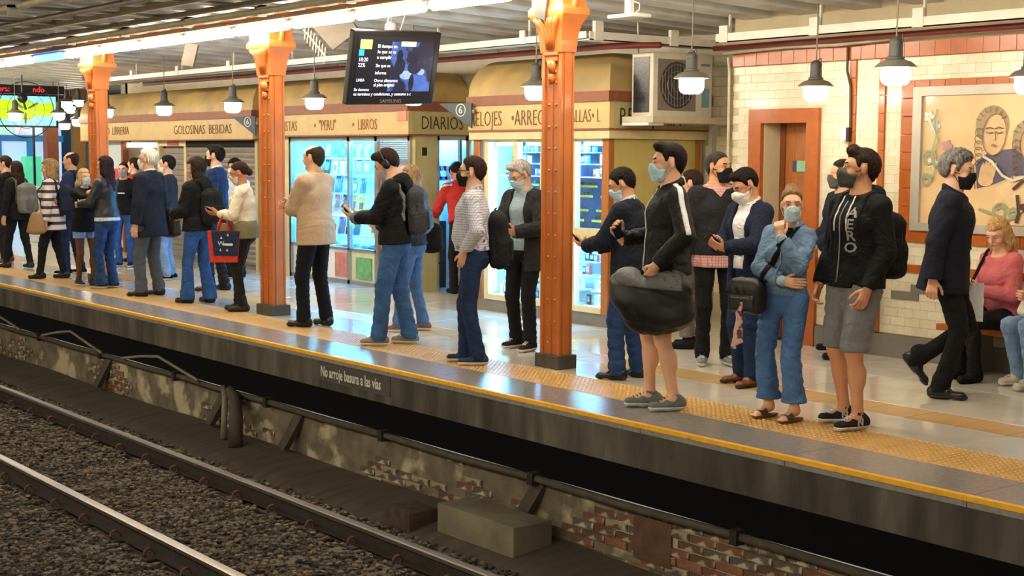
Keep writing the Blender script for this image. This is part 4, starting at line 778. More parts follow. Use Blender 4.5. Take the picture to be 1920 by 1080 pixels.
class Fld:
    def __init__(s, D, lo, h, G): s.D = D; s.lo = lo; s.h = h; s.G = G
    def xyz(s): return s.G[0][:,None,None], s.G[1][None,:,None], s.G[2][None,None,:]
    def local(s, O, F):
        """coordinates of every sample in frame F at O"""
        X, Y, Z = s.xyz(); X = X-f4(O[0]); Y = Y-f4(O[1]); Z = Z-f4(O[2]); F = F.astype(f4)
        return [X*F[0,i]+Y*F[1,i]+Z*F[2,i] for i in range(3)]
    def copy(s): return Fld(s.D.copy(), s.lo, s.h, s.G)
    def cut(s, f): s.D = np.maximum(s.D, f.astype(f4)); return s
    def folds(s, amp, freq=26, seed=0, ax=(1,1,.45), crease=True):
        rg = np.random.RandomState(seed); X, Y, Z = s.xyz(); a = 0
        for i in range(3):
            d = unit(rg.normal(size=3))*np.array(ax)*freq*(1+.6*i); e = unit(rg.normal(size=3))*freq*.5; ph = rg.rand(2)*6.28
            e2 = unit(rg.normal(size=3))*freq*.27; wv = np.sin(X*d[0]+Y*d[1]+Z*d[2]+ph[0]+2.1*np.sin(X*e[0]+Y*e[1]+Z*e[2]+ph[1])+1.5*np.sin(X*e2[0]+Y*e2[1]+Z*e2[2]))
            a = a+((1-2*np.abs(wv)**.8) if crease else wv)*(.55+.45*np.sin(X*e2[0]+Y*e2[1]+Z*e2[2]+ph[0]))/(1+.5*i)
        s.D = s.D+(a*amp*.55).astype(f4); return s
    def mesh(s, name, mat, sc=1.):
        D = s.D.copy()
        for ax in range(3):
            q = [slice(None)]*3; q[ax] = 0; D[tuple(q)] = .05; q[ax] = -1; D[tuple(q)] = .05
        sg = D < 0; nx, ny, nz = D.shape
        cnt = np.zeros((nx-1,ny-1,nz-1), np.int8)
        for i, j, k in _co: cnt += sg[i:nx-1+i, j:ny-1+j, k:nz-1+k]
        act = (cnt > 0) & (cnt < 8)
        ci = np.argwhere(act); n = len(ci)
        if n < 4: return None
        idx = np.full(act.shape, -1, np.int32); idx[act] = np.arange(n)
        C = np.stack([D[ci[:,0]+o[0], ci[:,1]+o[1], ci[:,2]+o[2]] for o in _co], 1)
        acc = np.zeros((n,3)); w = np.zeros(n)
        for a, b in _ed:
            va, vb = C[:,a], C[:,b]; m = (va < 0) != (vb < 0)
            t = va[m]/(va[m]-vb[m]); acc[m] += _co[a]+t[:,None]*(_co[b]-_co[a]); w[m] += 1
        vt = s.lo+s.h*(ci+acc/w[:,None])
        Q = []
        for ax in range(3):
            s0 = [slice(1,-1)]*3; s1 = [slice(1,-1)]*3; s0[ax] = slice(0,-1); s1[ax] = slice(1,None)
            A = sg[tuple(s0)]; Bb = sg[tuple(s1)]; e = np.argwhere(A != Bb)
            if not len(e): continue
            flip = A[e[:,0],e[:,1],e[:,2]]
            e = e+1; e[:,ax] -= 1
            u, v = (ax+1)%3, (ax+2)%3
            def at(du, dv):
                g = e.copy(); g[:,u] -= du; g[:,v] -= dv; return idx[g[:,0],g[:,1],g[:,2]]
            q = np.stack([at(1,1),at(0,1),at(0,0),at(1,0)],1)
            q[~flip] = q[~flip][:,::-1]; Q.append(q)
        Q = np.concatenate(Q); Q = Q[(Q >= 0).all(1)]
        vt = vt*sc
        me = bpy.data.meshes.new(name); me.vertices.add(len(vt)); me.vertices.foreach_set('co', vt.astype(f4).ravel())
        me.loops.add(len(Q)*4); me.loops.foreach_set('vertex_index', Q.astype(np.int32).ravel())
        me.polygons.add(len(Q)); me.polygons.foreach_set('loop_start', np.arange(0,len(Q)*4,4,dtype=np.int32))
        me.polygons.foreach_set('use_smooth', np.ones(len(Q), bool))
        me.update(calc_edges=True); me.validate()
        if mat: me.materials.append(mat)
        return me
def join_meshes(name, ms, paths=()):
    # one continuous surface: limbs are carried on to the trunk inside the clothes along the given joint paths
    bm = bmesh.new(); rng_ = []
    for m in ms:
        if m: a_ = len(bm.verts); bm.from_mesh(m); rng_.append((a_, len(bm.verts)))
    bm.verts.ensure_lookup_table()
    def near_(k, p): return min((bm.verts[i] for i in range(*rng_[k])), key=lambda v: (v.co-p).length_squared)
    for k, pts in paths:
        pts = [Vector(p) for p in pts]; A_ = near_(0, pts[0]); Z_ = near_(k, pts[-1]); d_ = Vector((.012,.012,.0)); prev = None
        for p in pts[1:-1] if len(pts) > 2 else [(pts[0]+pts[-1])/2]:
            c_ = (bm.verts.new(p+d_), bm.verts.new(p-d_))
            if prev is None: bm.faces.new((A_, c_[0], c_[1]))
            else: bm.faces.new((prev[0], c_[0], c_[1], prev[1]))
            prev = c_
        bm.faces.new((prev[0], Z_, prev[1])); bm.verts.ensure_lookup_table()
    me = bpy.data.meshes.new(name); bm.to_mesh(me); bm.free()
    for mt in ms[0].materials: me.materials.append(mt)
    for m in ms:
        if m: bpy.data.meshes.remove(m)
    return me
def ik(a, b, l1, l2, hint):
    a = np.asarray(a,float); b = np.asarray(b,float); d = b-a; L = np.linalg.norm(d)
    if L > (l1+l2)*.998: b = a+d/L*(l1+l2)*.998; d = b-a; L = np.linalg.norm(d)
    u = d/L; x = (l1*l1-l2*l2+L*L)/(2*L); r = math.sqrt(max(l1*l1-x*x, 0))
    h = np.asarray(hint,float); h = unit(h-(h@u)*u); return a+u*x+h*r, b
def add_hand(s, w, d, n, side, curl=.35, thumb=.4, k=.006):
    """palm, four unequal fingers of three bones each, thumb from the side of the palm"""
    d = unit(d); n = unit(n-np.dot(n,d)*d); th = np.cross(d, n)*(1 if side > 0 else -1)
    F = np.stack([th, n, d], 1)
    s.cap(w-.03*d, w+.02*d, .027, .026, k=.012)
    s.tc(w+.02*d, w+.078*d, (.032,.017), (.041,.014), F, k=.012)
    ln = (.9,1.,.95,.76)
    for i in range(4):
        p = w+.088*d+th*(.031-.0205*i)-n*.002; a = 0
        for q, (l, r) in enumerate(((.042,.0092),(.027,.0085),(.022,.0076))):
            cu = curl[i] if isinstance(curl, (tuple,list)) else curl
            a += cu*(70 if q == 0 else 85 if q == 1 else 55)
            dd = d*math.cos(math.radians(a))+n*math.sin(math.radians(a))
            e = p+dd*l*ln[i]; s.cap(p, e, r, r*.93, k=k); p = e
    p = w+.022*d+th*.026+n*.004; dd = unit(d*.62+th*(.75-.6*thumb)+n*(.15+.7*thumb))
    e = p+dd*.042; s.cap(p, e, .0135, .0105, k=.01)
    dd = unit(dd*.8+d*.45+n*.35*thumb-th*.25*thumb); e2 = e+dd*.03; s.cap(e, e2, .0102, .0092, k=k)
    dd = unit(dd+d*.3-th*.2*thumb); s.cap(e2, e2+dd*.022, .0092, .0078, k=k)
SKINS = {}
def skin(tone):
    return M('skin_'+tone.strip('#'), tone, .5, .06, 14, .05, 160, spec=.4)
def fabric(col, rough=.85, bump=.25, var=.10, bscale=240, name=None):
    return M(name or 'cloth_'+col.strip('#')+str(rough), col, rough, var, 12, bump, bscale, spec=.25, wr=.38)
def denim(col): return M('denim_'+col.strip('#'), col, .85, .22, 9, .3, 300, spec=.2, wr=.42)
def hairmat(col): return M('hair_'+col.strip('#'), col, .62, .5, 70, .6, 150, spec=.12, stretch=(1,1,.35))
def front(P, x, z, field='tfield', back=False, d=.004):
    # point on the garment surface at torso coordinates x, z
    f = P[field]; hc, Ft = P['hc'], P['Ft']; sg = -1 if back else 1
    ys = np.arange(.28, -.04, -.004); Q = hc[None]+np.stack([np.full_like(ys,x), sg*ys, np.full_like(ys,z-.95)],1)@Ft.T
    u = (Q-f.lo)/f.h; ok = ((u > 0) & (u < np.array(f.D.shape)-1.001)).all(1); i0 = np.clip(np.floor(u).astype(int), 0, np.array(f.D.shape)-2); t = u-i0; v = 0
    for o in _co: v = v+np.prod(np.where(o, t, 1-t), 1)*f.D[i0[:,0]+o[0], i0[:,1]+o[1], i0[:,2]+o[2]]
    v = np.where(ok, v, 1.); hit = np.argmax(v < 0)
    if v[hit] < 0 and hit > 0:
        w_ = v[hit-1]/(v[hit-1]-v[hit]) if v[hit-1] < .1 else 1.
        return Q[hit-1]+(Q[hit]-Q[hit-1])*w_+Ft@V3(0, sg*d, 0)
    return hc+Ft@V3(x, sg*.13, z-.95)
def line_on(P, pts, r, mat, name, parent=None, field='tfield', back=False, n=5):
    q = []
    for (x0,z0), (x1,z1) in zip(pts[:-1], pts[1:]):
        for t in np.linspace(0, 1, n, endpoint=False): q.append(front(P, x0+(x1-x0)*t, z0+(z1-z0)*t, field, back))
    q.append(front(P, pts[-1][0], pts[-1][1], field, back))
    return B().tube([tuple(p*P['sc']) for p in q], r, 6).build(name, mat, parent if parent is not None else P['root'], True)
def text_on(P, body, mat, size, x, z, name='print', xs=1., step=0, field='tfield', rot=0):
    cu = bpy.data.curves.new('t', 'FONT'); cu.body = body; cu.size = size; cu.align_x = 'CENTER'; cu.resolution_u = 2; cu.offset = size*.02
    t = bpy.data.objects.new('t', cu); COL.objects.link(t)
    me = bpy.data.meshes.new_from_object(t.evaluated_get(bpy.context.evaluated_depsgraph_get())); bpy.data.objects.remove(t); bpy.data.curves.remove(cu)
    c, s_ = math.cos(rot), math.sin(rot)
    for v in me.vertices: u, w_ = v.co.x*xs, v.co.y; v.co = Vector(front(P, x-(u*c-w_*s_), z+(u*s_+w_*c), field, d=.012)*P['sc'])
    me.materials.clear(); me.materials.append(mat); o = link(bpy.data.objects.new(name, me), P['root']); return o
PEOPLE = {}
def person(label, x, y, heading, H=1.75, fem=False, bw=1., skin_t='#c68b6a', feet=((-.1,0,-8,0),(.1,0,8,0)), hip=None, hipz=.952, lean=2, tyaw=0, pyaw=0, troll=0,
           head=(0,0,0), L=None, R=None, vox=.010, hv=.0055, top=None, inner=None, bottom=None, shoes=None, hair=None, mask=None,
           hood=None, collar=None, glasses=False, bare=False, face=True, belly=0., extra=None, name='person', knees=None, group=None, tights=None):
    sc = H/1.75; seed = abs(hash((round(x,2),round(y,2))))%9999
    root = empty(name, label, 'person', group, (x,y,0), math.radians(heading-90))
    mk = lambda nm, me, par=root, **kw: tag(link(bpy.data.objects.new(nm, me), par), **kw) if me else None
    P = {}
    an = [V3(f[0], f[1], .085+f[3]) for f in feet]
    hc = V3(*(hip if hip else ((an[0][0]+an[1][0])/2, (an[0][1]+an[1][1])/2-.01)), hipz)
    Fp = rz(pyaw); Ft = Fp@rz(tyaw)@ry(troll)@rx(-lean)
    T = lambda a, b, z: hc+Ft@V3(a, b, z-.95)
    hw = .095 if fem else .09
    hips = [hc+Fp@V3(sg*hw, 0, -.035) for sg in (-1,1)]
    kn = []
    for i in (0,1):
        fy = math.radians(feet[i][2]); fw = V3(-math.sin(fy)*-1*(1), 0, 0)
        hd = rz(-feet[i][2])@V3(0,1,.15) if not knees else V3(*knees[i])
        a, b = ik(hips[i], an[i], .424, .418, hd); kn.append(a); an[i] = b
    sw = (.142 if fem else .164)*bw
    sh = [T(sg*sw, -.012, 1.398) for sg in (-1,1)]
    arms = []
    for i, A in enumerate((L, R)):
        sg = (-1,1)[i]; A = dict(A or {})
        wv = A.get('w', (sg*.27, .02, .84)); wv = V3(*wv)
        el, wr = ik(sh[i], wv, .285, .255, A.get('hint', (sg*.5,-.8,-.3)))
        fd = unit(wr-el); d = unit(A.get('d', fd)); n = A.get('n', (-sg,.15,0))
        arms.append((sh[i], el, wr, d, V3(*n), A.get('curl', .3), A.get('thumb', .35), A.get('show', True)))
    Fh = rz(head[0])@rx(-head[1])@ry(head[2])
    nk = T(0, -.015, 1.49); HC = nk+.55*(Fh@V3(0,.018,.14))+.45*V3(0,.018,.14)
    hp = lambda a, b, c: HC+Fh@V3(a, b, c)
    P.update(root=root, T=T, HC=HC, Fh=Fh, Ft=Ft, arms=arms, sh=sh, hc=hc, an=an, kn=kn, sc=sc, hp=hp, hips=hips, mk=mk, sw=sw, seed=seed)
    sm = skin(skin_t)
    # ---- body (skin): head and neck, forearms and hands, legs
    hs = S(); fz = .94 if fem else 1.
    hs.ell(hp(0,-.014,.032), (.076*fz,.098,.090), Fh, k=.02)
    hs.tc(hp(0,.028,.012), hp(0,.046,-.082), (.065*fz,.064), (.042*fz,.040), Fh, k=.03)
    hs.cap(hp(0,.070,-.100), hp(0,.066,-.100), .019*fz, k=.02)
    hs.cap(hp(-.03,.074,.030), hp(.03,.074,.030), .018, k=.02)
    for sg in (-1,1):
        hs.ell(hp(sg*.034,.062,-.03), (.026,.026,.024), Fh, k=.02)
        hs.ell(hp(sg*.033,.104,.010), (.017,.014,.010), Fh, k=.012, neg=True)
        hs.ell(hp(sg*.077*fz,-.014,-.004), (.009,.019,.031), Fh@rz(-sg*22), k=.006)
    hs.cap(hp(0,.093,.014), hp(0,.110,-.026), .0085, .0145, k=.012)
    hs.cap(hp(-.014,.090,-.058), hp(.014,.090,-.058), .0085, k=.008)
    hs.cap(hp(0,-.022,-.05), T(0,-.012,1.44), .056*(.88 if fem else 1.), .064*(.9 if fem else 1.03), k=.03)
    hs.tc(T(0,-.01,1.46), T(0,0,1.38), (.075*bw,.055), (.12*bw,.085), Ft, k=.03)
    meshes = [hs.field(hv).mesh('b', sm, sc)]; paths = []; vv = lambda p: tuple(np.asarray(p)*sc)
    for i, (s0, e, wr, d, n, cu, th, show) in enumerate(arms):
        if not show: continue
        a = S(); fr = .9 if fem else 1.
        a.cap(e+(wr-e)*.35, wr, .038*fr, .027*fr, k=.012); add_hand(a, wr, d, n, (-1,1)[i], cu, th)
        meshes.append(a.field(max(.0045, hv*.9)).mesh('b', sm, sc)); paths.append((len(meshes)-1, [vv(T(0,0,1.38)), vv(s0), vv(e), vv(e+(wr-e)*.3)]))
    if bare:
        l = S(); u = bare
        for i in (0,1):
            l.cap(hips[i], kn[i], .082, .052, k=.02)
            m = kn[i]+(an[i]-kn[i])*.33+V3(0,-.016,0)
            l.cap(kn[i]+V3(0,.012,0), kn[i]+V3(0,.008,-.03), .05, .047, k=.02)
            l.cap(m, m+(an[i]-kn[i])*.12, .056, .050, k=.05); l.cap(kn[i], an[i], .048, .036, k=.03)
            l.cap(an[i], an[i]+rz(-feet[i][2])@V3(0,.12,-.05), .036, .024, k=.03); l.tc(an[i]+rz(-feet[i][2])@V3(0,.10,-.055), an[i]+rz(-feet[i][2])@V3(0,.155,-.06), (.036,.018), (.033,.012), rz(-feet[i][2]), k=.02)
        f = l.field(vox)
        for i in (0,1):
            g = f.copy(); X_ = g.xyz()[0]; mid = (kn[0][0]+kn[1][0])/2; g.cut(((X_-mid) if i == 0 else (mid-X_))+.0+0*g.D) if not bare == 'joined' else None
            g.cut(g.xyz()[2]-.66+0*g.D); meshes.append(g.mesh('b', sm, sc)); paths.append((len(meshes)-1, [vv(T(0,0,1.38)), vv(hc), vv(hips[i]), vv(kn[i]+V3(0,0,.16))]))
    mk('body', join_meshes('body', meshes, paths))
    if tights:
        l = S()
        for i in (0,1):
            l.cap(hips[i], kn[i], .085, .054, k=.02); m = kn[i]+(an[i]-kn[i])*.3+V3(0,-.016,0)
            l.cap(m, m+(an[i]-kn[i])*.12, .056, .048, k=.05); l.cap(kn[i], an[i], .05, .037, k=.03)
        mk('tights', l.field(vox).mesh('tights', tights, sc))
    # ---- face details
    if face:
        eb = B(); 
        for sg in (-1,1):
            e = mk('eye', S().ell(hp(sg*.032,.0862,.0105), (.0142,.0080,.0066), Fh).field(.0035).mesh('eye', M('eye_white','#b9aaa0',.25,.02), sc))
            mk('iris', S().ell(hp(sg*.032,.0930,.0102), (.0072,.0036,.0064), Fh).field(.0026).mesh('iris', M('eye_iris','#1d120c',.2,.02), sc), e)
            pass
        hm = (hair.get('brow') or hair.get('mat')) if hair else hairmat('#2a1d15')
        bf = hs.field(.0036, lo=HC-.135, hi=HC+.135); bx_, by_, bz_ = bf.local(HC, Fh)
        for sg in (-1,1):
            g = bf.copy(); g.D = g.D-.0032; g.cut(np.abs(bz_-(.0335+.10*(sg*bx_-.03)-6*(sg*bx_-.032)**2))-.0048); g.cut(np.abs(sg*bx_-.032)-.018); g.cut(.04-by_+0*g.D); g.cut(-(bf.D+.006)); mk('eyebrow', g.mesh('eyebrow', hm, sc))
        if not mask:
            g = bf.copy(); g.D = g.D-.002; g.cut(np.abs(bz_+.058)-.0085+.012*(np.abs(bx_)/.022)**2); g.cut(np.abs(bx_)-.024+0*g.D); g.cut(.04-by_+0*g.D); g.cut(-(bf.D+.006)); mk('lips', g.mesh('lips', M('lips_'+skin_t.strip('#'),'#b0655a',.45,.05), sc))
    # ---- trousers / shorts / skirt
    if bottom:
        b = bottom; lo_ = b.get('loose', .0); hem = b.get('hem', .05); fl = b.get('flare', 0.); tp = b.get('taper', 0.)
        s = S(); wa = (.150 if fem else .150)*bw; 
        s.tc(T(0,-.005,.93), T(0,0,1.07), (.165*bw+lo_*.3,.118*bw+.02*fem), (wa,.112*bw+belly*.7), Ft, k=.03)
        s.ell(hc+Fp@V3(0,-.045,-.06), (.15*bw,.085,.085), Fp, k=.04)
        for i in (0,1):
            K = kn[i]; Ak = an[i]; gap = Fp@V3((-1,1)[i]*.0,0,0)
            s.cap(hips[i]+V3(0,0,.01), K, (.092 if not fem else .094)*bw+lo_*.6, .064*bw**.5+lo_, k=.022)
            e = K+(Ak-K)*1.06
            s.tc(K, e, (.062+lo_,)*2, (.052+lo_-tp+fl, .06+lo_-tp+fl*1.3), I3, k=.02)
            if lo_ > -.005 and hem < .2: s.cap(Ak+V3(0,.008,.02), Ak+V3(0,.008,.05), .058+lo_-tp+fl, k=.02)
        f = s.field(vox); Z = f.xyz()[2]
        f.folds(b.get('fold', .009), 24, seed, (.6,.6,1.5)); f.folds(.004, 55, seed+1, (.7,.7,1.4))
        for i in (0,1): pass
        f.cut(hem-Z+0*f.D); f.cut((Z-(hc[2]+.16))+0*f.D)
        P['bfield'] = f
        mk(b.get('name','trousers'), f.mesh('trousers', b['mat'], sc))
        if b.get('belt'):
            q = f.copy(); lx, ly, lz = q.local(hc, Ft); q.D = q.D-.006; q.cut(np.abs(lz-.10)-.018); mk('belt', q.mesh('belt', b['belt'], sc))
    # ---- tops
    def torso(g, off, hem, sl, slr=0., arm=True):
        s = S(); f_ = fem
        chest = (.146 if f_ else .160)*bw; cd_ = (.112 if f_ else .118)*bw; wst = (.133 if f_ else .152)*bw; hp_ = (.165 if f_ else .160)*bw
        if hem < .96: s.tc(T(0,-.004,hem-.06), T(0,-.004,.97), (hp_+.028+g.get('flare',0),.142*bw+.01*fem+g.get('flare',0)), (hp_+.012,.128*bw+belly*.6), Ft, k=.03)
        s.tc(T(0,-.004,max(hem-.03,.95)), T(0,.004+belly*.5,1.10), (hp_*.99,.118*bw+belly*.6), (wst,.104*bw+belly), Ft, k=.03)
        s.tc(T(0,.004+belly*.4,1.10), T(0,.0,1.29), (wst,.104*bw+belly), (chest,cd_+belly*.3), Ft, k=.04)
        s.tc(T(0,0,1.29), T(0,-.014,1.405), (chest,cd_), (.115*bw,.085), Ft, k=.04)
        if f_: 
            for sg in (-1,1): s.ell(T(sg*.072,.088,1.27), (.058,.05,.062), Ft, k=.04)
        for i in (0,1):
            s0, e, wr = arms[i][:3]
            s.cap(T(0,-.016,1.435), s0, .050, .052, k=.04)
            if arm:
                s.cap(s0, e, .054+slr, .045+slr, k=.022)
                if sl > .5:
                    q = (sl-.5)*2; w2 = e+(wr-e)*min(q,1.)
                    s.cap(e, w2, .046+slr, .046+slr-(.012*q), k=.016)
        return s.field(vox, off)
    def sleeves_cut(f, sl):
        for i in (0,1):
            s0, e, wr, d = arms[i][:4]; fd = unit(wr-e)
            q = (sl-.5)*2; c = e+(wr-e)*q if sl > .5 else s0+(e-s0)*sl*2
            if sl <= .5: fd = unit(e-s0)
            lx = f.local(c, np.stack([fd]*3,1))[0]; w = f.local(c, I3); r2 = w[0]**2+w[1]**2+w[2]**2
            f.cut(np.where(r2 < .12**2, lx, -1.)+0*f.D)
    def make_top(g, key, default):
        hem = g.get('hem', .93); sl = g.get('sleeve', 1.); f = torso(g, g.get('off', .012), hem, sl, g.get('slr', 0.))
        f.folds(g.get('fold', .010), g.get('freq', 22), seed+7, (1,1,.8)); f.folds(.004, 52, seed+9, (1,1,.8)); lx, ly, lz = f.local(hc, Ft)
        f.cut(hem-.95-lz); sleeves_cut(f, sl)
        nz = g.get('neck', 1.485); f.cut(lz-(nz-.95)+ly*g.get('nslope', .35))
        if g.get('open'):
            o = g['open']        # half width at bottom, at chest, at top, lowest z, x shift
            zz = np.clip((lz+.95-o[3])/(1.46-o[3]), 0, 1); wd = o[0]+(o[2]-o[0])*zz**o[4] if len(o) > 4 else o[0]+(o[2]-o[0])*zz
            inside = np.minimum(np.minimum(wd-np.abs(lx-(o[1])), ly-.0), lz+.95-o[3]+.0)
            f.cut(inside)
        if g.get('carve'): g['carve'](f, P)
        P[key] = f
        o = mk(g.get('name', default), f.mesh(default, g['mat'], sc)); P[key+'_o'] = o
        for q in g.get('patch', ()):
            nm, mt, reg, th = q[:4]; c = f.copy(); c.D = c.D-th; c.cut(reg(c, P)+0*c.D); c.cut(-(f.D+.008)); mk(nm, c.mesh(nm, mt, sc), o)
        return o
    if inner: make_top(dict(dict(off=.002, fold=.002, sleeve=.3, hem=.95), **inner), 'ifield', 'shirt')
    if top: make_top(top, 'tfield', 'jacket')
    if collar:
        c = collar; s = S(); n = 10; r = c.get('r', .072); z0 = c.get('z', 1.487); pts = []
        for k_ in range(n+1):
            a = 2*math.pi*k_/n; pts.append(T(math.sin(a)*r*1.02, -.012+math.cos(a)*r*.92, z0-.030*math.cos(a)))
        gap = c.get('gap', 1)
        for k_ in range(n):
            if gap and k_ in ((0,n-1) if gap == 2 else ()): continue
            s.cap(pts[k_], pts[k_+1], c.get('t', .013), k=.008)
            s.cap((pts[k_]+pts[k_+1])/2, (pts[k_]+pts[k_+1])/2+Ft@V3(0,0,-.022)+unit((pts[k_]-T(0,-.012,z0)))*.012, c.get('t', .013)*.9, k=.01)
        mk('collar', s.field(.006).mesh('collar', c['mat'], sc))
    if hood:
        s = S(); n = 9; r = .098
        for k_ in range(n):
            a0 = math.radians(50+260*k_/n); a1 = math.radians(50+260*(k_+1)/n)
            f_ = lambda a: T(math.sin(a)*r, -.018+math.cos(a)*r*.95, 1.455-.022*math.cos(a)+.0)
            t_ = lambda a: .026+.026*max(0,-math.cos(a))
            s.cap(f_(a0), f_(a1), t_(a0), t_(a1), k=.03)
        s.ell(T(0,-.15,1.40), (.095,.045,.075), Ft, k=.04)
        mk('hood', s.field(.008).folds(.005, 40, seed).mesh('hood', hood, sc))
    # ---- shoes
    if shoes:
        for i in (0,1):
            Fs = rz(-feet[i][2])@rx(feet[i][4] if len(feet[i]) > 4 else 0); A = an[i]; q = lambda a, b, c: A+Fs@V3(a,b,c-.085); s = S(); wd = shoes.get('w', .042); kd = shoes.get('kind', 'sneaker'); ln = shoes.get('len', 1.)
            s.tc(q(0,-.045,.05), q(0,.045,.048), (.034,.045), (.040,.04), Fs, k=.02, c=.045)
            s.tc(q(0,.05,.04), q(0,.145*ln,.036), (wd,.03), (wd-.006,.028), Fs, k=.02, c=.030 if kd != 'dress' else .024)
            s.cap(q(0,-.03,.06), q(0,0,.10 if kd != 'boot' else .17), .042, .044 if kd != 'boot' else .05, k=.02)
            if kd == 'dress': s.cap(q(0,.15,.026), q(0,.175,.024), .026, .014, k=.02)
            f = s.field(.006 if vox < .012 else .008); lx, ly, lz = f.local(A, Fs); st = shoes.get('st', .026)
            u = f.copy(); u.cut((.005+st)-.085*1-.0-lz); u.cut(-(np.maximum(lx**2+(ly+.005)**2-.036**2, -(lz-.0))) if kd in ('sneaker','dress') else -1+0*f.D)
            if kd == 'sandal':
                u = f.copy(); u.cut(np.abs(ly-.092+.35*np.abs(lx))-.030+0*f.D); u.cut(.012-.085-lz)
            o = mk('shoe', u.mesh('shoe', shoes['mat'], sc))
            w_ = f.copy(); w_.D -= .004; w_.cut(lz-(st+.006-.085)); w_.cut(-.085-lz+.001); mk('sole', w_.mesh('sole', shoes.get('sole', shoes['mat']), sc), o)
            if shoes.get('lace'):
                c = B()
                for j in range(4):
                    yy = .045+.022*j; zz = .098-.009*j-.085
                    c.tube([tuple((A+Fs@V3(-.02,yy,zz))*sc), tuple((A+Fs@V3(0,yy,zz+.005))*sc), tuple((A+Fs@V3(.02,yy,zz))*sc)], .0045*sc, 6)
                c.build('laces', shoes['lace'], o)
            if shoes.get('side'): shoes['side'](f, P, i, A, Fs, o)
    # ---- hair
    if hair:
        hr = hair; kd = hr.get('kind', 'short'); t = hr.get('t', .014); s = S()
        s.ell(hp(0,-.018,.034), (.077*fz+t*.8,.100+t,.092+t), Fh, k=.03)
        if kd in ('short','bald','curly'):
            s.cap(hp(0,-.055,-.02), hp(0,-.06,-.055), .052+t*.5, .040, k=.03)
            if hr.get('quiff'): s.ell(hp(0,.055,.108), (.055,.04,.022+hr['quiff']), Fh, k=.03)
        if kd == 'bun':
            s.ell(hp(0,-.075,.118), (.048,.048,.042), Fh, k=.015); s.cap(hp(0,-.07,-.02), hp(0,-.07,-.05), .05, .035, k=.03)
        if kd == 'pony':
            s.cap(hp(0,-.09,.03), hp(0,-.12,-.03), .035, .032, k=.02); s.cap(hp(0,-.12,-.03), T(0,-.13,1.40), .03, .018, k=.03)
        if kd in ('long','wavy'):
            ln = hr.get('len', 1.30); sp = hr.get('spread', .075)
            for sg in (-1,0,1):
                e = T(sg*sp, -.115+.03*abs(sg), ln)
                s.tc(hp(sg*.04,-.05,.0), (hp(sg*.055,-.06,-.1)+e*0)+0, (.052,.05), (.055,.045), Fh, k=.03)
                s.tc(hp(sg*.055,-.06,-.1), e, (.055,.042), (.040,.03), Ft, k=.03)
            for sg in (-1,1):
                s.cap(hp(sg*.066,.0,.02), hp(sg*.075,-.012,-.10), .022, .028, k=.03)
                if hr.get('front'): s.cap(hp(sg*.075,.01,-.09), T(sg*.085,.06,hr['front']), .028, .02, k=.03)
        f = s.field(hv*1.05); lx, ly, lz = f.local(HC, Fh)
        am = hr.get('amp', .004)
        f.folds(am, hr.get('freq', 95), seed+3, (1,1,.35) if kd in ('long','wavy','pony') else (1,1,1))
        hl = hr.get('line', .070)
        yy = [-.13,-.055,-.040,-.033,.004,.012,.030,.044,.070,.13]; zz = [-.090,-.082,-.040,.030,.030,-.018,-.014,.040,hl,hl]
        if kd in ('bun','pony'): zz = [-.075,-.068,-.035,.024,.024,.004,.02,.05,hl,hl]
        pl = lz-np.interp(ly, yy, zz).astype(f4)
        if kd in ('long','wavy'):
            fc = np.minimum(ly-.022, (hl-lz)); f.cut(np.where(np.sqrt(lx**2+(ly-.05)**2) < .2, np.minimum(fc, .13+lz*0+.0), -1)+0*f.D)
        else:
            tp_ = np.clip(pl/.045, 0, 1); tp_ = tp_*tp_*(3-2*tp_)
            f.D = f.D+((t*.95+.002)*(1-tp_)).astype(f4); f.cut(-pl+0*f.D)
        if kd == 'bald':
            cr = hr.get('crown', (0,.03,.10,.085)); f.cut(cr[3]-np.sqrt((lx-cr[0])**2+((ly-cr[1])*.8)**2+(lz-cr[2])**2)); 
        P['hair_o'] = mk('hair', f.mesh('hair', hr['mat'], sc))
    # ---- mask
    if mask:
        m = mask; s = S(); bl = m.get('bulge', .0); ps = m.get('point', 0)
        s.tc(hp(0,.036,.0), hp(0,.050+bl*.4,-.082), (.066*fz,.066+bl), (.050*fz,.046+bl), Fh, k=.03)
        s.cap(hp(0,.088,.0), hp(0,.090+bl+ps,-.036), .014, .024, k=.05)
        s.cap(hp(0,.070+bl,-.100), hp(0,.066+bl,-.100), .023, k=.02)
        f = s.field(.005, .007); lx, ly, lz = f.local(HC, Fh); z1 = m.get('top', .002)
        f.cut(lz-(z1-.028*np.minimum(1.5,(np.abs(lx)/.05))**2)); f.cut(-.122-lz); f.cut(m.get('back', .022)-ly+(-lz-.04)*.25)
        f.folds(.0015, 60, seed)
        o = mk('face_mask', f.mesh('face_mask', m['mat'], sc))
        for sg in (-1,1):
          c = B()
          for zz in (-.018,-.078):
            pts = [hp(sg*.064*fz,.035,zz), hp(sg*.074*fz,.012,zz*.6), hp(sg*.079*fz,-.030,-.004)]
            c.tube([tuple(q*sc) for q in pts], .0022*sc, 5)
          c.build('ear_loop', m.get('loop', m['mat']), o)
    if glasses:
        c = B()
        for sg in (-1,1):
            pts = [hp(sg*(.034+.026*math.cos(a)), .099+.0*a-.006*abs(math.cos(a)), .010+.019*math.sin(a)) for a in np.linspace(0,2*math.pi,13)]
            c.tube([tuple(q*sc) for q in pts], .0022*sc, 5, False)
            c.tube([tuple(hp(sg*.060,.092,.014)*sc), tuple(hp(sg*.082,.04,.014)*sc), tuple(hp(sg*.083,-.02,.016)*sc)], .0022*sc, 5)
        c.tube([tuple(hp(-.01,.104,.012)*sc), tuple(hp(.01,.104,.012)*sc)], .002*sc, 5)
        c.build('eyeglasses', M('frame_black','#141416',.3), root)
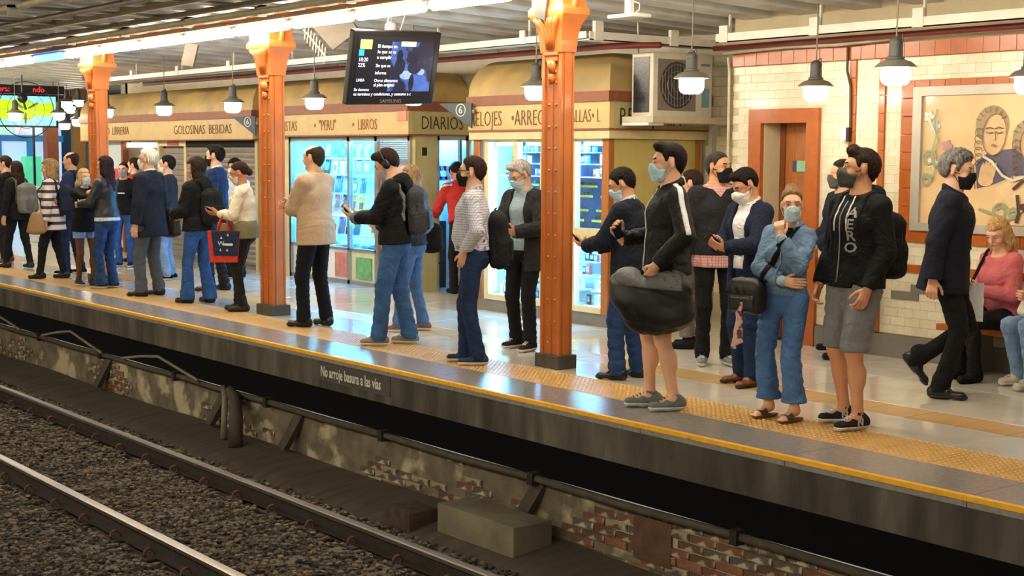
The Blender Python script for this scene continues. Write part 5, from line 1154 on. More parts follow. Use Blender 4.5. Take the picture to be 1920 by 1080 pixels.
    if extra: extra(P)
    return P
def carried(name, label, cat, P, group=None):
    r = P['root']; return empty(name, label, cat, group, tuple(r.location), r.rotation_euler[2])
def backpack(P, label, mat, mat2=None, w=.15, h=.44, d=.075, z=1.20, strap='both', dx=0., droop=0., strapmat=None, group=None, field='tfield', sw=.021, sx=.105, name='backpack', dy=0.):
    """rounded pack with front pocket on the wearer's back; straps lie on the jacket"""
    sc = P['sc']; T, Ft, hc = P['T'], P['Ft'], P['hc']; r = carried(name, label, 'backpack', P, group)
    s = S(); y0 = -.145-d-dy; Fb = Ft@rx(droop)
    c = T(dx, y0, z); q = lambda a, b, e: c+Fb@V3(a,b,e)
    s.rbox(q(0,.0,-.01), (w,d,h*.46), Fb, r=.058, k=.04); s.tc(q(0,0,h*.30), q(0,.01,h*.40), (w*.82,d*.9), (w*.55,d*.7), Fb, k=.05, c=h*.10); s.rbox(q(0,-d*.3,-h*.2), (w*1.02,d*.95,h*.24), Fb, r=.05, k=.04)
    f = s.field(.008).folds(.007, 22, P['seed']+11).folds(.003, 60, 4); o = tag(link(bpy.data.objects.new('pack_body', f.mesh('pack_body', mat, sc)), r))
    s = S(); s.rbox(q(0,-d*1.12,-h*.19), (w*.78,d*.42,h*.20), Fb, r=.03)
    link(bpy.data.objects.new('front_pocket', s.field(.008).folds(.005, 30, 5).mesh('front_pocket', mat2 or mat, sc)), r)
    for sg in (-1,1): B().tube([tuple(q(sg*w*1.0,-d*.2,-h*.35)*sc), tuple(q(sg*w*1.03,-d*.2,.0)*sc), tuple(q(sg*w*.93,-d*.2,h*.36)*sc), tuple(q(0,-d*.2,h*.485)*sc)], .004*sc, 5).build('zip', M('zip_black','#0c0c0e',.35), r)
    t = B(); t.tube([tuple(q(-.035,d*.4,h*.46)*sc), tuple(q(-.02,d*.2,h*.54)*sc), tuple(q(.02,d*.2,h*.54)*sc), tuple(q(.035,d*.4,h*.46)*sc)], .007*sc, 6); t.build('grab_handle', strapmat or mat2 or mat, r)
    tf = P[field]
    for sg in (-1,1):
        if strap == 'none' or (strap == 'left' and sg > 0) or (strap == 'right' and sg < 0): continue
        a = tf.copy(); a.D = a.D-.008; lx, ly, lz = a.local(hc, Ft)
        a.cut(np.abs(lx-sg*(sx-.0*lz))-sw); a.cut(-.0+(z-h*.18-.95)-lz); a.cut(np.where(ly < -.085, lz-9, -1.)+0*a.D); a.cut(-(tf.D+.006)); a.cut(lz-.62)
        me = a.mesh('shoulder_strap', strapmat or mat2 or mat, sc)
        if me: link(bpy.data.objects.new('shoulder_strap', me), r)
    return r
def phone(P, i, label, dz=.0, tilt=None, group='phones held by the commuters', off=(0,0,0), L=.145, dark=False):
    """slab phone lying in hand i, screen towards its owner"""
    s0, el, wr, d, n, cu, th, sh = P['arms'][i]; sc = P['sc']
    th_ = np.cross(d, n)*(1 if i == 1 else -1)
    c = (wr+d*.085+n*.026+np.array(off))*sc
    up = unit(d+np.array([0,0,.5])) if tilt is None else unit(tilt)
    nn = unit(n-np.dot(n,up)*up); rt = np.cross(up, nn)
    r = carried('smartphone', label, 'phone', P, group)
    b = B().cbox(-.036,.036,-L/2,L/2,-.0045,.0045,.003); me = b.mesh('phone_body', M('phone_black','#15161a',.25,.03))
    mw = Matrix(((rt[0],up[0],nn[0],c[0]),(rt[1],up[1],nn[1],c[1]),(rt[2],up[2],nn[2],c[2]),(0,0,0,1)))
    me.transform(mw); link(bpy.data.objects.new('phone_body', me), r)
    b = B().box(-.032,.032,-L/2+.006,L/2-.006,.0046,.0056); me = b.mesh('screen', M('phone_screen_off','#1b1d24',.12,.05) if dark else M('phone_screen','#8fa3b5',.15,.05,emit=.5)); me.transform(mw)
    link(bpy.data.objects.new('screen', me), r)
    return r
# ---------------------------------------------------------------- the commuters
BLK = fabric('#131417'); BLK2 = fabric('#1a1b1e'); NAVY = fabric('#1b2336'); NAVY2 = fabric('#141a2a'); CHAR = fabric('#2b2d31'); WSH = fabric('#dcdee2'); RUBW = M('rubber_white','#d6d4cc',.6,.05); RUBB = M('rubber_black','#1b1a19',.6,.05)
JB = denim('#365a92'); JD = denim('#2a4470'); JN = denim('#213252'); JL = denim('#7f9cc0'); MBLUE = fabric('#b9d9ea'); MBLK = fabric('#15151a'); MWHT = fabric('#e2e0da')
H_BLK = hairmat('#1c1613'); H_DBR = hairmat('#2e2018'); H_BR = hairmat('#4a3524'); H_BLD = hairmat('#a58458'); H_GRY = hairmat('#a8a39b'); H_SLT = hairmat('#6f6c68')
LEATH = M('black_leather_shoe','#17151a',.3,.1,20); BRSH = M('brown_leather_shoe','#7a4526',.35,.15,14)
S1, S2, S3 = '#cf9673', '#dcab8c', '#b98260'
stand = lambda a=.10, y=.02, w=8: ((-a,y,-w,0),(a,-y,w,0))
def sneaker_n(f, P, i, A, Fs, o):
    for s_ in (-1,1):
        sc = P['sc']; c = (A+Fs@V3(s_*.0455,-.012 if s_ > 0 else .034,-.045))*sc
        text('side_letter', 'N', M('sneaker_letter','#b5b5b3',.5,.05), .055, o, tuple(c), tuple(Fs@V3(0,s_,0)), (0,0,1), depth=.006, bold=.002)
# -- near group -------------------------------------------------------------
def hoodie_extra(P):
    for s_ in (-1,1): line_on(P, [(s_*.045,1.46),(s_*.05,1.36),(s_*.055,1.24)], .005, WSH, 'drawstring')
    line_on(P, [(0,1.43),(0,1.2),(0,.92)], .004, M('zip_grey','#8a8a8c',.4), 'zip')
    for k, c_ in enumerate('AERO'): text_on(P, c_, M('hoodie_print','#8f8d88',.8,.2), .088, -.085, 1.33-.072*k, 'chest_letter', xs=1.1)
P = person('man in black lettered hoodie, grey shorts and dark sneakers with white laces', -5.76, 7.24, 262, 1.74, lean=-1.5, bw=1.06, skin_t=S1, feet=((-.12,.06,6,0),(.12,-.05,22,0)), hip=(0,0), head=(-36,-4,0), vox=.008, hv=.005,
   L=dict(w=(-.215,.10,.90),hint=(-.5,-.9,0),d=(.05,.45,-.9),n=(1,-.2,0),curl=.45), R=dict(w=(.215,.10,.90),hint=(.5,-.9,0),d=(-.05,.45,-.9),n=(-1,-.2,0),curl=.45),
   top=dict(mat=fabric('#121315'),hem=.89,off=.016,fold=.006,name='hoodie'), bottom=dict(mat=fabric('#7d7e82'),hem=.50,loose=.022,name='shorts'), bare=True, hood=fabric('#121315'), extra=hoodie_extra,
   shoes=dict(mat=fabric('#26262a'),sole=RUBW,lace=WSH,side=sneaker_n), hair=dict(kind='short',mat=H_DBR,quiff=.020,t=.010,amp=.005,freq=80), mask=dict(mat=fabric('#4a4843'),bulge=.016))
backpack(P, 'plain black backpack worn by the man in grey shorts', BLK, BLK2, z=1.16)
def denim_extra(P):
    line_on(P, [(.012,1.35),(.012,1.2),(.012,.97)], .006, denim('#8aa0b8'), 'placket')
    for i in (0,1):
        s0, e, wr = P['arms'][i][:3]; u_ = unit(wr-e); c_ = e+(wr-e)*.86
        P['mk']('cuff', S().cap(c_, c_+u_*.03, .040, .041).field(.007).mesh('cuff', denim('#a9bccb'), P['sc']))
    for z0 in (1.30,1.22,1.14,1.05): 
        p = front(P, .0, z0)*P['sc']; B().lathe([(.007,0),(.007,.004),(.001,.005)], tuple(p), 8).build('button', M('brass_button','#b99a5a',.3,.05,metal=1), P['root'])
PD = person('woman in denim jacket and cropped jeans touching her face mask', -6.19, 7.05, 294, 1.49, troll=-4, fem=True, bw=.95, skin_t=S2, feet=((-.13,.04,26,0),(.10,-.06,30,0)), head=(22,2,0), vox=.008, hv=.005,
   L=dict(w=(-.045,.215,1.40),hint=(-.35,.35,-1),d=(.15,.05,1),n=(.1,-1,0),curl=.75,thumb=.6), R=dict(w=(-.07,.215,1.075),hint=(.7,.1,-.5),d=(-1,.05,-.1),n=(.0,-1,.1),curl=.25),
   top=dict(mat=denim('#6b86a3'),hem=.96,off=.014,sleeve=.94,slr=-.002,open=(.008,0,.060,1.36),name='denim_jacket'), inner=dict(mat=BLK,off=.003,hem=1.02), bottom=dict(mat=denim('#4f74a6'),hem=.15,flare=.030,loose=.006), bare=True, collar=dict(mat=denim('#5f7a96'),r=.075,t=.016,gap=2), extra=denim_extra,
   shoes=dict(mat=M('sandal_strap','#4d4136',.6,.3,60),sole=M('cork_sole','#7a5a3c',.8),kind='sandal',st=.022), hair=dict(kind='bun',mat=hairmat('#7d6342'),t=.012,line=.082,amp=.005), mask=dict(mat=fabric('#bfdbe2')))
PW = person('man in navy blazer and white shirt wearing a white cup mask', -7.29, 7.93, 262, 1.61, skin_t=S1, feet=((-.10,.03,-10,0),(.12,-.04,12,0)), head=(-8,32,0), vox=.009, hv=.005,
   L=dict(w=(-.06,.30,1.12),hint=(-.7,-.3,-.6),d=(.35,.8,.3),n=(.6,-.3,.8),curl=.45), R=dict(w=(.07,.27,1.12),hint=(.7,-.4,-.6),d=(-.35,.8,.3),n=(-.6,-.3,.8),curl=.5),
   top=dict(mat=fabric('#1b2238'),hem=.76,off=.022,open=(.05,-.01,.085,.70),flare=.01,name='blazer'), inner=dict(mat=WSH,neck=1.50), collar=dict(mat=WSH,r=.070), bottom=dict(mat=JN,belt=fabric('#4a2f1c')), shoes=dict(mat=BRSH,kind='dress',sole=M('brown_sole','#3a2418')),
   hair=dict(kind='short',mat=H_BLK,quiff=.012,t=.014), mask=dict(mat=MWHT,bulge=.014,point=.014))
phone(PW, 0, 'phone held by the man in the white cup mask')
PS = person('man in charcoal v-neck sweater and black mask with pink plaid shirt tail', -8.18, 8.5, 328, 1.72, skin_t=S1, feet=((-.10,.02,-8,0),(.10,.0,14,0)), head=(38,0,0), vox=.009, hv=.005,
   top=dict(mat=fabric('#25262a'),hem=.92,off=.026,open=(.004,0,.055,1.40),name='sweater'), inner=dict(mat=pattern('pink_plaid','check','#d9b5b0','#b98286',.022,.35),hem=.82,off=.020,fold=.003,neck=1.49,flare=.0), collar=dict(mat=pattern('pink_plaid','check','#d9b5b0','#b98286',.022)), bottom=dict(mat=fabric('#17181b')),
   shoes=dict(mat=fabric('#8a8a8c'),sole=RUBW,lace=WSH,side=sneaker_n), hair=dict(kind='short',mat=hairmat('#3a322e'),t=.008,line=.082), mask=dict(mat=MBLK,bulge=.006))
def stripe(c, P, i):
    s0, e = P['arms'][i][:2]; sg = (-1,1)[i]; Ft = P['Ft']; lx, ly, lz = c.local(s0, Ft); el = Ft.T@(e-s0)
    t = np.clip(lz/el[2], 0, 1); 
    return np.maximum(np.maximum(np.abs(ly-el[1]*t+.008)-.019, -(sg*lx-sg*el[0]*t+.10*(lz > -.02)+.0)), el[2]*.95-lz)
def sport_extra(P):
    line_on(P, [(0,1.46),(0,1.3),(0,1.1),(0,.92)], .0045, WSH, 'zip')
PT = person('man in black track jacket with white sleeve stripes and blue mask', -6.93, 6.73, 240, 1.77, lean=-1, bw=1.05, skin_t=S2, feet=((-.10,-.04,-6,0),(.07,.08,4,0)), hip=(0,0), head=(-6,3,0), vox=.008, hv=.005,
   L=dict(w=(-.30,.14,.985),hint=(-.6,-.8,.1),d=(.35,.35,-.85),n=(.9,0,.3),curl=.9,thumb=.8), R=dict(w=(.20,.26,1.12),hint=(.5,-.6,-.6),d=(-.1,.6,.75),n=(-.75,-.4,.3),curl=.55),
   top=dict(mat=fabric('#121417',.6),hem=.90,off=.016,name='track_jacket',patch=[('sleeve_stripe',WSH,lambda c,P: stripe(c,P,0),.008),('sleeve_stripe',WSH,lambda c,P: stripe(c,P,1),.008)]), bottom=dict(mat=fabric('#1b1b20'),hem=.56,loose=.02,name='shorts'), bare=True, collar=dict(mat=fabric('#121417',.6),r=.078,t=.018,z=1.49,gap=2), extra=sport_extra,
   shoes=dict(mat=fabric('#6d777d'),sole=RUBW,lace=fabric('#5d646a')), hair=dict(kind='short',mat=H_BLK,quiff=.018,t=.010,line=.078), mask=dict(mat=MBLUE,bulge=.006))
phone(PT, 1, 'dark phone held up by the man in the striped track jacket', tilt=(.1,.35,.9), dark=True)
person('person in navy jacket and grey trousers hidden behind the track jacket man', -9.02, 9.05, 215, 1.56, skin_t=S2, vox=.012, hv=.007, face=False, top=dict(mat=NAVY,hem=.86,off=.016), bottom=dict(mat=fabric('#77736e'),hem=.12), shoes=dict(mat=BLK2), hair=dict(kind='short',mat=H_DBR))
PB_ = person('man in dark navy blazer and blue jeans bending over his phone', -8.03, 7.41, 206, 1.60, skin_t=S1, bw=1.04, feet=((-.11,.05,-4,0),(.11,-.05,14,0)), head=(18,26,0), lean=5, vox=.009, hv=.005,
   L=dict(w=(-.06,.36,1.10),hint=(-.7,-.4,-.5),d=(.1,.9,.2),n=(.5,-.2,.8),curl=.4), R=dict(w=(.08,.32,1.08),hint=(.7,-.4,-.5),d=(-.2,.9,.2),n=(-.5,-.3,.8),curl=.5),
   top=dict(mat=fabric('#161c2b'),hem=.74,off=.022,flare=.012,name='blazer'), inner=dict(mat=WSH,neck=1.50), collar=dict(mat=fabric('#c9d3e2'),r=.07), bottom=dict(mat=JD,loose=.006), shoes=dict(mat=LEATH,kind='dress'), hair=dict(kind='short',mat=H_BLK,t=.015), mask=dict(mat=MBLUE))
phone(PB_, 0, 'phone held by the man in the dark navy blazer')
sb = carried('shoulder_bag_strap', 'grey bag strap over the shoulder of the navy blazer man', 'strap', PB_); a_ = PB_['tfield'].copy(); a_.D = a_.D-.006; lx, ly, lz = a_.local(PB_['hc'], PB_['Ft']); a_.cut(np.abs(lx-.10)-.018); a_.cut(.12-lz); a_.cut(-(PB_['tfield'].D+.006)); link(bpy.data.objects.new('strap', a_.mesh('strap', fabric('#4a4a58'), PB_['sc'])), sb)
PG = person('grey haired man in glasses and open dark jacket reading by the column', -9.77, 7.83, 282, 1.65, skin_t=S2, feet=((-.09,.08,-6,0),(.16,-.02,10,0)), head=(-18,30,0), vox=.009, hv=.005, glasses=True,
   R=dict(w=(.08,.30,1.13),hint=(.7,-.4,-.5),d=(-.5,.7,.3),n=(-.3,-.5,.8),curl=.5), L=dict(w=(-.06,.28,1.10),hint=(-.7,-.4,-.5),d=(.4,.8,.2),n=(.4,-.3,.8),curl=.45),
   top=dict(mat=fabric('#2c2c2e'),hem=.74,off=.022,open=(.10,.0,.085,.66),flare=.01), inner=dict(mat=fabric('#8fa6b5'),neck=1.49,hem=.93), collar=dict(mat=fabric('#8fa6b5'),gap=2), bottom=dict(mat=fabric('#17191d'),belt=LEATH), shoes=dict(mat=fabric('#2e2024'),sole=RUBW,lace=WSH), hair=dict(kind='short',mat=H_GRY,t=.016,quiff=.012), mask=dict(mat=MBLUE))
phone(PG, 0, 'phone held by the grey haired man in glasses')
PC = person('man in white checked shirt with hands in the pockets of navy jeans', -9.35, 6.92, 228, 1.67, skin_t=S2, feet=((-.10,-.05,-6,0),(.10,.07,4,0)), head=(-4,0,0), belly=.035, vox=.009, hv=.005, glasses=True,
   L=dict(w=(-.185,.07,.955),hint=(-.8,-.7,.1),d=(.35,.15,-.95),n=(1,0,0),curl=.3), R=dict(w=(.185,.07,.955),hint=(.8,-.7,.1),d=(-.1,.3,-.95),n=(-1,0,0),curl=.3),
   top=dict(mat=pattern('white_check','check','#c9cbd6','#7d8296',.020,.18),hem=.97,off=.012,name='shirt'), collar=dict(mat=pattern('white_check','check','#c9cbd6','#7d8296',.020),gap=2), bottom=dict(mat=JN,belt=fabric('#4a2a1c')), shoes=dict(mat=fabric('#2c3d55'),sole=RUBW), hair=dict(kind='short',mat=H_DBR,t=.014), mask=dict(mat=MBLK,bulge=.006))
backpack(PC, 'black backpack hanging low behind the man in the checked shirt', BLK2, BLK, z=1.05, dx=.08, strap='right', h=.50, w=.17, dy=-.01)
PH = person('young man in black hoodie and blue jeans looking down at his phone', -10.7, 7.02, 226, 1.74, skin_t=S2, feet=((-.10,.10,-6,0),(.10,-.14,6,0)), head=(0,32,0), lean=4, vox=.009, hv=.005,
   L=dict(w=(-.05,.33,1.14),hint=(-.6,-.4,-.6),d=(.1,.85,.35),n=(.4,-.3,.85),curl=.45), R=dict(w=(.06,.33,1.14),hint=(.6,-.4,-.6),d=(-.1,.85,.35),n=(-.4,-.3,.85),curl=.45),
   top=dict(mat=BLK,hem=.91,off=.016,name='hoodie'), hood=BLK, bottom=dict(mat=denim('#3f6396'),loose=.008), shoes=dict(mat=fabric('#8d8474'),sole=RUBW,lace=fabric('#a59c8c')), hair=dict(kind='short',mat=hairmat('#2c1f1c'),t=.018,quiff=.015), mask=dict(mat=fabric('#b0a8b0')))
phone(PH, 0, 'phone held by the young man in headphones'); backpack(PH, 'charcoal backpack worn by the young man in headphones', fabric('#34363a',.6), fabric('#2b2d30',.6), z=1.19, strapmat=fabric('#6d7076'))
hpn = carried('headphones', 'black over ear headphones on the young man with the charcoal backpack', 'headphones', PH); sc_ = PH['sc']; hp_ = PH['hp']
B().tube([tuple(hp_(.095*math.cos(a),-.015,.012+.125*math.sin(a))*sc_) for a in np.linspace(0,math.pi,15)], .010*sc_, 8).build('headband', BLACK, hpn, True)
for s_ in (-1,1): link(bpy.data.objects.new('ear_cup', S().ell(hp_(s_*.092,-.012,-.004), (.022,.036,.045), PH['Fh']).field(.006).mesh('ear_cup', BLACK, sc_)), hpn)
PF = person('fair haired woman in blue jeans half hidden behind the young man', -11.42, 7.72, 222, 1.58, fem=True, skin_t=S2, vox=.011, hv=.006, face=False, feet=((-.10,.12,-6,0),(.10,-.10,8,0)), L=dict(w=(-.05,.36,1.12),n=(.4,-.3,.8)), top=dict(mat=fabric('#2a2c34'),hem=.92,off=.014), bottom=dict(mat=denim('#4c6a92')), shoes=dict(mat=fabric('#8a5a48'),sole=RUBW), hair=dict(kind='long',mat=hairmat('#8a7050'),len=1.38), mask=dict(mat=MBLUE))
r_ = carried('shoulder_bag', 'black bag hanging on the fair haired woman behind the young man', 'bag', PF); link(bpy.data.objects.new('bag_body', S().tc(V3(.26,-.12,.80), V3(.26,-.12,.98), (.06,.13), (.05,.11), I3, c=.06).field(.01).folds(.006,30,4).mesh('bag_body', BLK)), r_); B().tube([(.26,-.12,1.0),(.22,-.08,1.2),(.12,-.04,1.32)], .01, 6).build('strap', BLK, r_); B().tube([(.26,-.22,.76),(.27,-.24,.66),(.26,-.2,.64)], .012, 6).build('loose_strap', BLK, r_)
PR = person('person in red jacket leaning at the side door of the newspaper kiosk', -14.20, 10.32, 165, 1.64, skin_t=S3, vox=.012, hv=.007, face=False, lean=22, head=(0,40,0), hip=(0,-.06), L=dict(w=(-.2,.42,1.02)), R=dict(w=(.2,.42,1.02)), top=dict(mat=fabric('#b5322c'),hem=.93,off=.018,patch=[('shoulder_mark',WSH,lambda c,P: np.maximum(np.abs(c.local(P['sh'][0],P['Ft'])[2]-.02)-.02,c.local(P['sh'][0],P['Ft'])[0]-.05),.004)]), bottom=dict(mat=BLK), shoes=dict(mat=BLK2), hair=dict(kind='short',mat=H_BLK,t=.018))
st = empty('bar_stool', 'plain wooden stool standing at the kiosk side door', 'stool', None, (-13.90,10.56,0)); B().cbox(-.15,.15,-.15,.15,.62,.65,.01).build('seat', WOODO, st)
for a_, b_ in ((-1,-1),(1,-1),(1,1),(-1,1)): B().tube([(a_*.12,b_*.12,.62),(a_*.15,b_*.15,0)], .018, 8).build('leg', WOODO, st)
B().box(-.13,.13,-.01,.01,.25,.28).build('stretcher', WOODO, st)
person('balding man in beige jacket standing with folded arms', -12.3, 7.17, 204, 1.77, skin_t=S2, belly=.02, bw=1.02, feet=((-.11,.06,-8,0),(.11,-.05,12,0)), head=(0,0,0), vox=.009, hv=.005,
   L=dict(w=(.08,.25,1.13),hint=(-.7,.1,-.6),d=(1,.05,.1),n=(0,-1,0)), R=dict(w=(-.08,.28,1.17),hint=(.7,.1,-.6),d=(-1,.05,.15),n=(0,-1,0)),
   top=dict(mat=M('beige_jacket','#bfa384',.75,.06,9,.15,200,wr=.16),hem=.80,off=.026,flare=.012,slr=.008,fold=.008), collar=dict(mat=M('beige_jacket','#bfa384'),r=.078,t=.016,gap=2), bottom=dict(mat=fabric('#14151c'),loose=.004), shoes=dict(mat=M('burgundy_black_shoe','#22171a',.3,.1),kind='dress'), hair=dict(kind='bald',mat=hairmat('#3a2e26'),t=.007,line=.05,crown=(0,.025,.115,.078)))
# -- middle group -----------------------------------------------------------
PTW = person('woman in cream cardigan and olive top looking at her phone', -13.93, 7.27, 233, 1.6, fem=True, bw=1.06, skin_t='#b57a58', feet=((-.09,.04,-6,0),(.08,.11,6,0)), hip=(0,.03), head=(0,20,0), belly=.03, vox=.010, hv=.006,
   L=dict(w=(-.06,.32,1.15),hint=(-.6,-.4,-.6),d=(.1,.9,.1),n=(.4,-.2,.9)), R=dict(w=(.06,.32,1.14),hint=(.6,-.4,-.6),d=(-.1,.9,.1),n=(-.4,-.2,.9)),
   top=dict(mat=fabric('#e3dcc4'),hem=.98,off=.016,open=(.16,0,.09,.9),name='cardigan'), inner=dict(mat=fabric('#7d7659'),hem=.86,off=.010,flare=.01), bottom=dict(mat=fabric('#24241f'),taper=.012), shoes=dict(mat=M('boot_leather','#26241c',.5,.2),kind='boot'), hair=dict(kind='pony',mat=H_DBR,t=.008,line=.085), mask=dict(mat=fabric('#cfc0b4')))
phone(PTW, 0, 'phone held by the woman in the cream cardigan')
def tote(P):
    r = carried('tote_bag', 'navy and red printed tote bag hanging on the cardigan woman arm', 'bag', P); sc = P['sc']; s0, e, wr = P['arms'][0][:3]; c = (e+(wr-e)*.35)*sc
    x, y, z = c[0]-.035, c[1]+.03, c[2]-.17
    B().add([(x-.05,y-.14,z-.33),(x-.05,y+.14,z-.33),(x-.04,y+.17,z),(x-.04,y-.17,z),(x+.06,y-.14,z-.33),(x+.06,y+.14,z-.33),(x+.04,y+.17,z),(x+.04,y-.17,z)], [(0,1,2,3),(4,7,6,5),(0,4,5,1),(1,5,6,2),(2,6,7,3),(3,7,4,0)]).build('bag_body', fabric('#c93a2c',.6), r)
    B().add([(x-.054,y-.15,z-.26),(x-.054,y+.10,z-.26),(x-.044,y+.13,z+.002),(x-.044,y-.172,z+.002),(x-.048,y-.15,z-.26),(x-.048,y+.10,z-.26),(x-.038,y+.13,z+.002),(x-.038,y-.172,z+.002)], [(0,1,2,3),(4,7,6,5),(0,4,5,1),(1,5,6,2),(2,6,7,3),(3,7,4,0)]).build('front_panel', fabric('#232c4a',.6), r)
    text('bag_print', 'W', WSH, .07, r, (x-.058,y+.06,z-.15), (0,-1,0), (0,0,1), depth=.002); B().box(x-.058,x-.056,y-.10,y+.0,z-.152,z-.128).build('bag_print', WSH, r)
    for k, (dy, dz) in enumerate(((.02,-.08),(-.05,-.05),(.03,-.21),(-.04,-.21))): B().prism([(y+dy-.012,z+dz),(y+dy,z+dz+.03),(y+dy+.012,z+dz)], 'x', x-.058, x-.056).build('bag_mark', WSH, r)
    for dy in (-.07,.07): B().tube([(x-.03,y+dy,z-.02),(x-.005,y+dy*.5,z+.12),(c[0],c[1],c[2]+.06),(x+.04,y+dy*.5,z+.1),(x+.03,y+dy,z)], .012, 6).build('handle', fabric('#c93a2c',.6), r, True)
tote(PTW)
r_ = carried('paper_bag', 'brown paper bag held behind the printed tote bag', 'bag', PTW); o_ = B().add([(-.02,.34,.70),(.05,.34,.70),(.05,.22,.62),(-.02,.22,.62),(-.02,.30,.96),(.05,.30,.96),(.05,.14,.92),(-.02,.14,.92)], [(0,3,2,1),(4,5,6,7),(0,1,5,4),(1,2,6,5),(2,3,7,6),(3,0,4,7)]).build('bag_body', M('kraft_paper','#a88f68',.7,.1), r_); B().box(-.021,-.019,.2,.26,.75,.85).build('bag_fold', M('kraft_paper_dark','#8f7850',.7,.1), r_)
person('tall man in blue suit and tie wearing a black mask', -16.22, 8.06, 226, 1.78, skin_t=S2, head=(-4,0,0), vox=.010, hv=.006, feet=stand(.1,.06), top=dict(mat=fabric('#24345a'),hem=.74,off=.020,open=(.01,0,.075,1.08),name='suit_jacket'), inner=dict(mat=fabric('#c3d0e0'),neck=1.50), collar=dict(mat=fabric('#c3d0e0'),r=.07,gap=2), bottom=dict(mat=fabric('#22242a')), shoes=dict(mat=LEATH,kind='dress'), hair=dict(kind='short',mat=H_BLK,t=.016,quiff=.012), mask=dict(mat=MBLK), extra=lambda P: line_on(P, [(0,1.42),(0,1.25),(0,1.05)], .016, fabric('#2f3a5c'), 'necktie', field='ifield'))
person('person with dark hair hidden behind the blue suit man', -17.55, 9.0, 300, 1.60, skin_t=S3, vox=.014, hv=.008, face=False, top=dict(mat=fabric('#c3c9d6'),hem=.88,off=.014), bottom=dict(mat=BLK2), shoes=dict(mat=BLK2,sole=RUBW), hair=dict(kind='curly',mat=H_BLK,t=.03,amp=.01), mask=dict(mat=MWHT))
PCU = person('woman with dark curly hair in black jacket and flared jeans', -15.01, 7.22, 206, 1.63, fem=True, bw=1.08, skin_t=S2, head=(15,5,0), vox=.010, hv=.006, feet=((-.10,.08,-6,0),(.10,-.10,8,0)), top=dict(mat=BLK,hem=.88,off=.024,slr=.006), hood=BLK, bottom=dict(mat=denim('#355a94'),flare=.022), shoes=dict(mat=LEATH), hair=dict(kind='wavy',mat=hairmat('#2b1f18'),len=1.40,t=.026,amp=.012,freq=60,spread=.07), L=dict(w=(-.12,.26,1.08)), R=dict(w=(.12,.26,1.06)))
backpack(PCU, 'black backpack worn by the woman with dark curly hair', BLK2, BLK, z=1.17)
PWH = person('white haired man in navy jacket and grey trousers', -16.06, 7.11, 214, 1.73, skin_t=S2, bw=1.05, head=(4,0,0), vox=.010, hv=.006, feet=((-.11,.05,-8,0),(.12,-.05,12,0)), top=dict(mat=fabric('#1b2233'),hem=.72,off=.026,flare=.016,slr=.006), inner=dict(mat=WSH,neck=1.5), collar=dict(mat=WSH), bottom=dict(mat=fabric('#55585f'),loose=.008), shoes=dict(mat=LEATH,kind='dress'), hair=dict(kind='short',mat=hairmat('#d8d2c4'),t=.022,amp=.008), mask=dict(mat=MWHT))
r_ = carried('shoulder_bag', 'black shoulder bag hanging at the side of the white haired man', 'bag', PWH); link(bpy.data.objects.new('bag_body', S().tc(V3(.29,-.10,.74), V3(.29,-.10,.98), (.06,.15), (.05,.13), I3, c=.06).field(.01).folds(.005,30,6).mesh('bag_body', M('black_bag_leather','#1d1917',.45,.1))), r_); B().tube([(.29,-.05,1.0),(.25,-.03,1.25),(.18,-.02,1.47)], .012, 6).build('strap', BLK, r_)
person('dark haired person in light blue jeans behind the white haired man', -17.95, 8.22, 228, 1.65, skin_t=S2, vox=.013, hv=.008, face=False, top=dict(mat=fabric('#2b2f38'),hem=.88,off=.014), bottom=dict(mat=JL), shoes=dict(mat=BLK,sole=RUBW), hair=dict(kind='short',mat=H_BLK), mask=dict(mat=MWHT))
# -- far group --------------------------------------------------------------
person('woman in black t-shirt and blue jeans wearing a grey mask', -20.42, 8.65, 316, 1.54, fem=True, bw=1.06, skin_t=S2, vox=.012, hv=.007, top=dict(mat=BLK,hem=.88,off=.012,sleeve=.3,name='t_shirt'), bottom=dict(mat=JB), shoes=dict(mat=fabric('#20263a'),sole=RUBW), hair=dict(kind='pony',mat=H_DBR,t=.008), mask=dict(mat=fabric('#a8a8ac')), extra=lambda P: line_on(P, [(-.07,1.25),(0,1.25),(.07,1.25)], .012, WSH, 'shirt_print'))
person('man in red shirt standing behind the grey masked woman', -21.3, 9.2, 222, 1.6, skin_t=S2, vox=.014, hv=.008, face=False, top=dict(mat=fabric('#b03a3e'),hem=.9,off=.014), bottom=dict(mat=JN), shoes=dict(mat=BLK), hair=dict(kind='short',mat=H_DBR), mask=dict(mat=MWHT))
person('woman in black leather jacket and blue jeans being hugged', -17.27, 7.08, 213, 1.64, fem=True, skin_t=S2, vox=.011, hv=.006, face=False, feet=((-.08,.04,-6,0),(.08,-.04,6,0)), R=dict(w=(.10,.34,1.12)), L=dict(w=(-.10,.34,1.12)), top=dict(mat=M('black_leather','#1f1f21',.45,.15,14,.3,90),hem=.95,off=.018), inner=dict(mat=WSH,hem=.90,off=.012), bottom=dict(mat=denim('#2c456e')), shoes=dict(mat=LEATH,sole=RUBW), hair=dict(kind='long',mat=hairmat('#2a1c1a'),len=1.30))
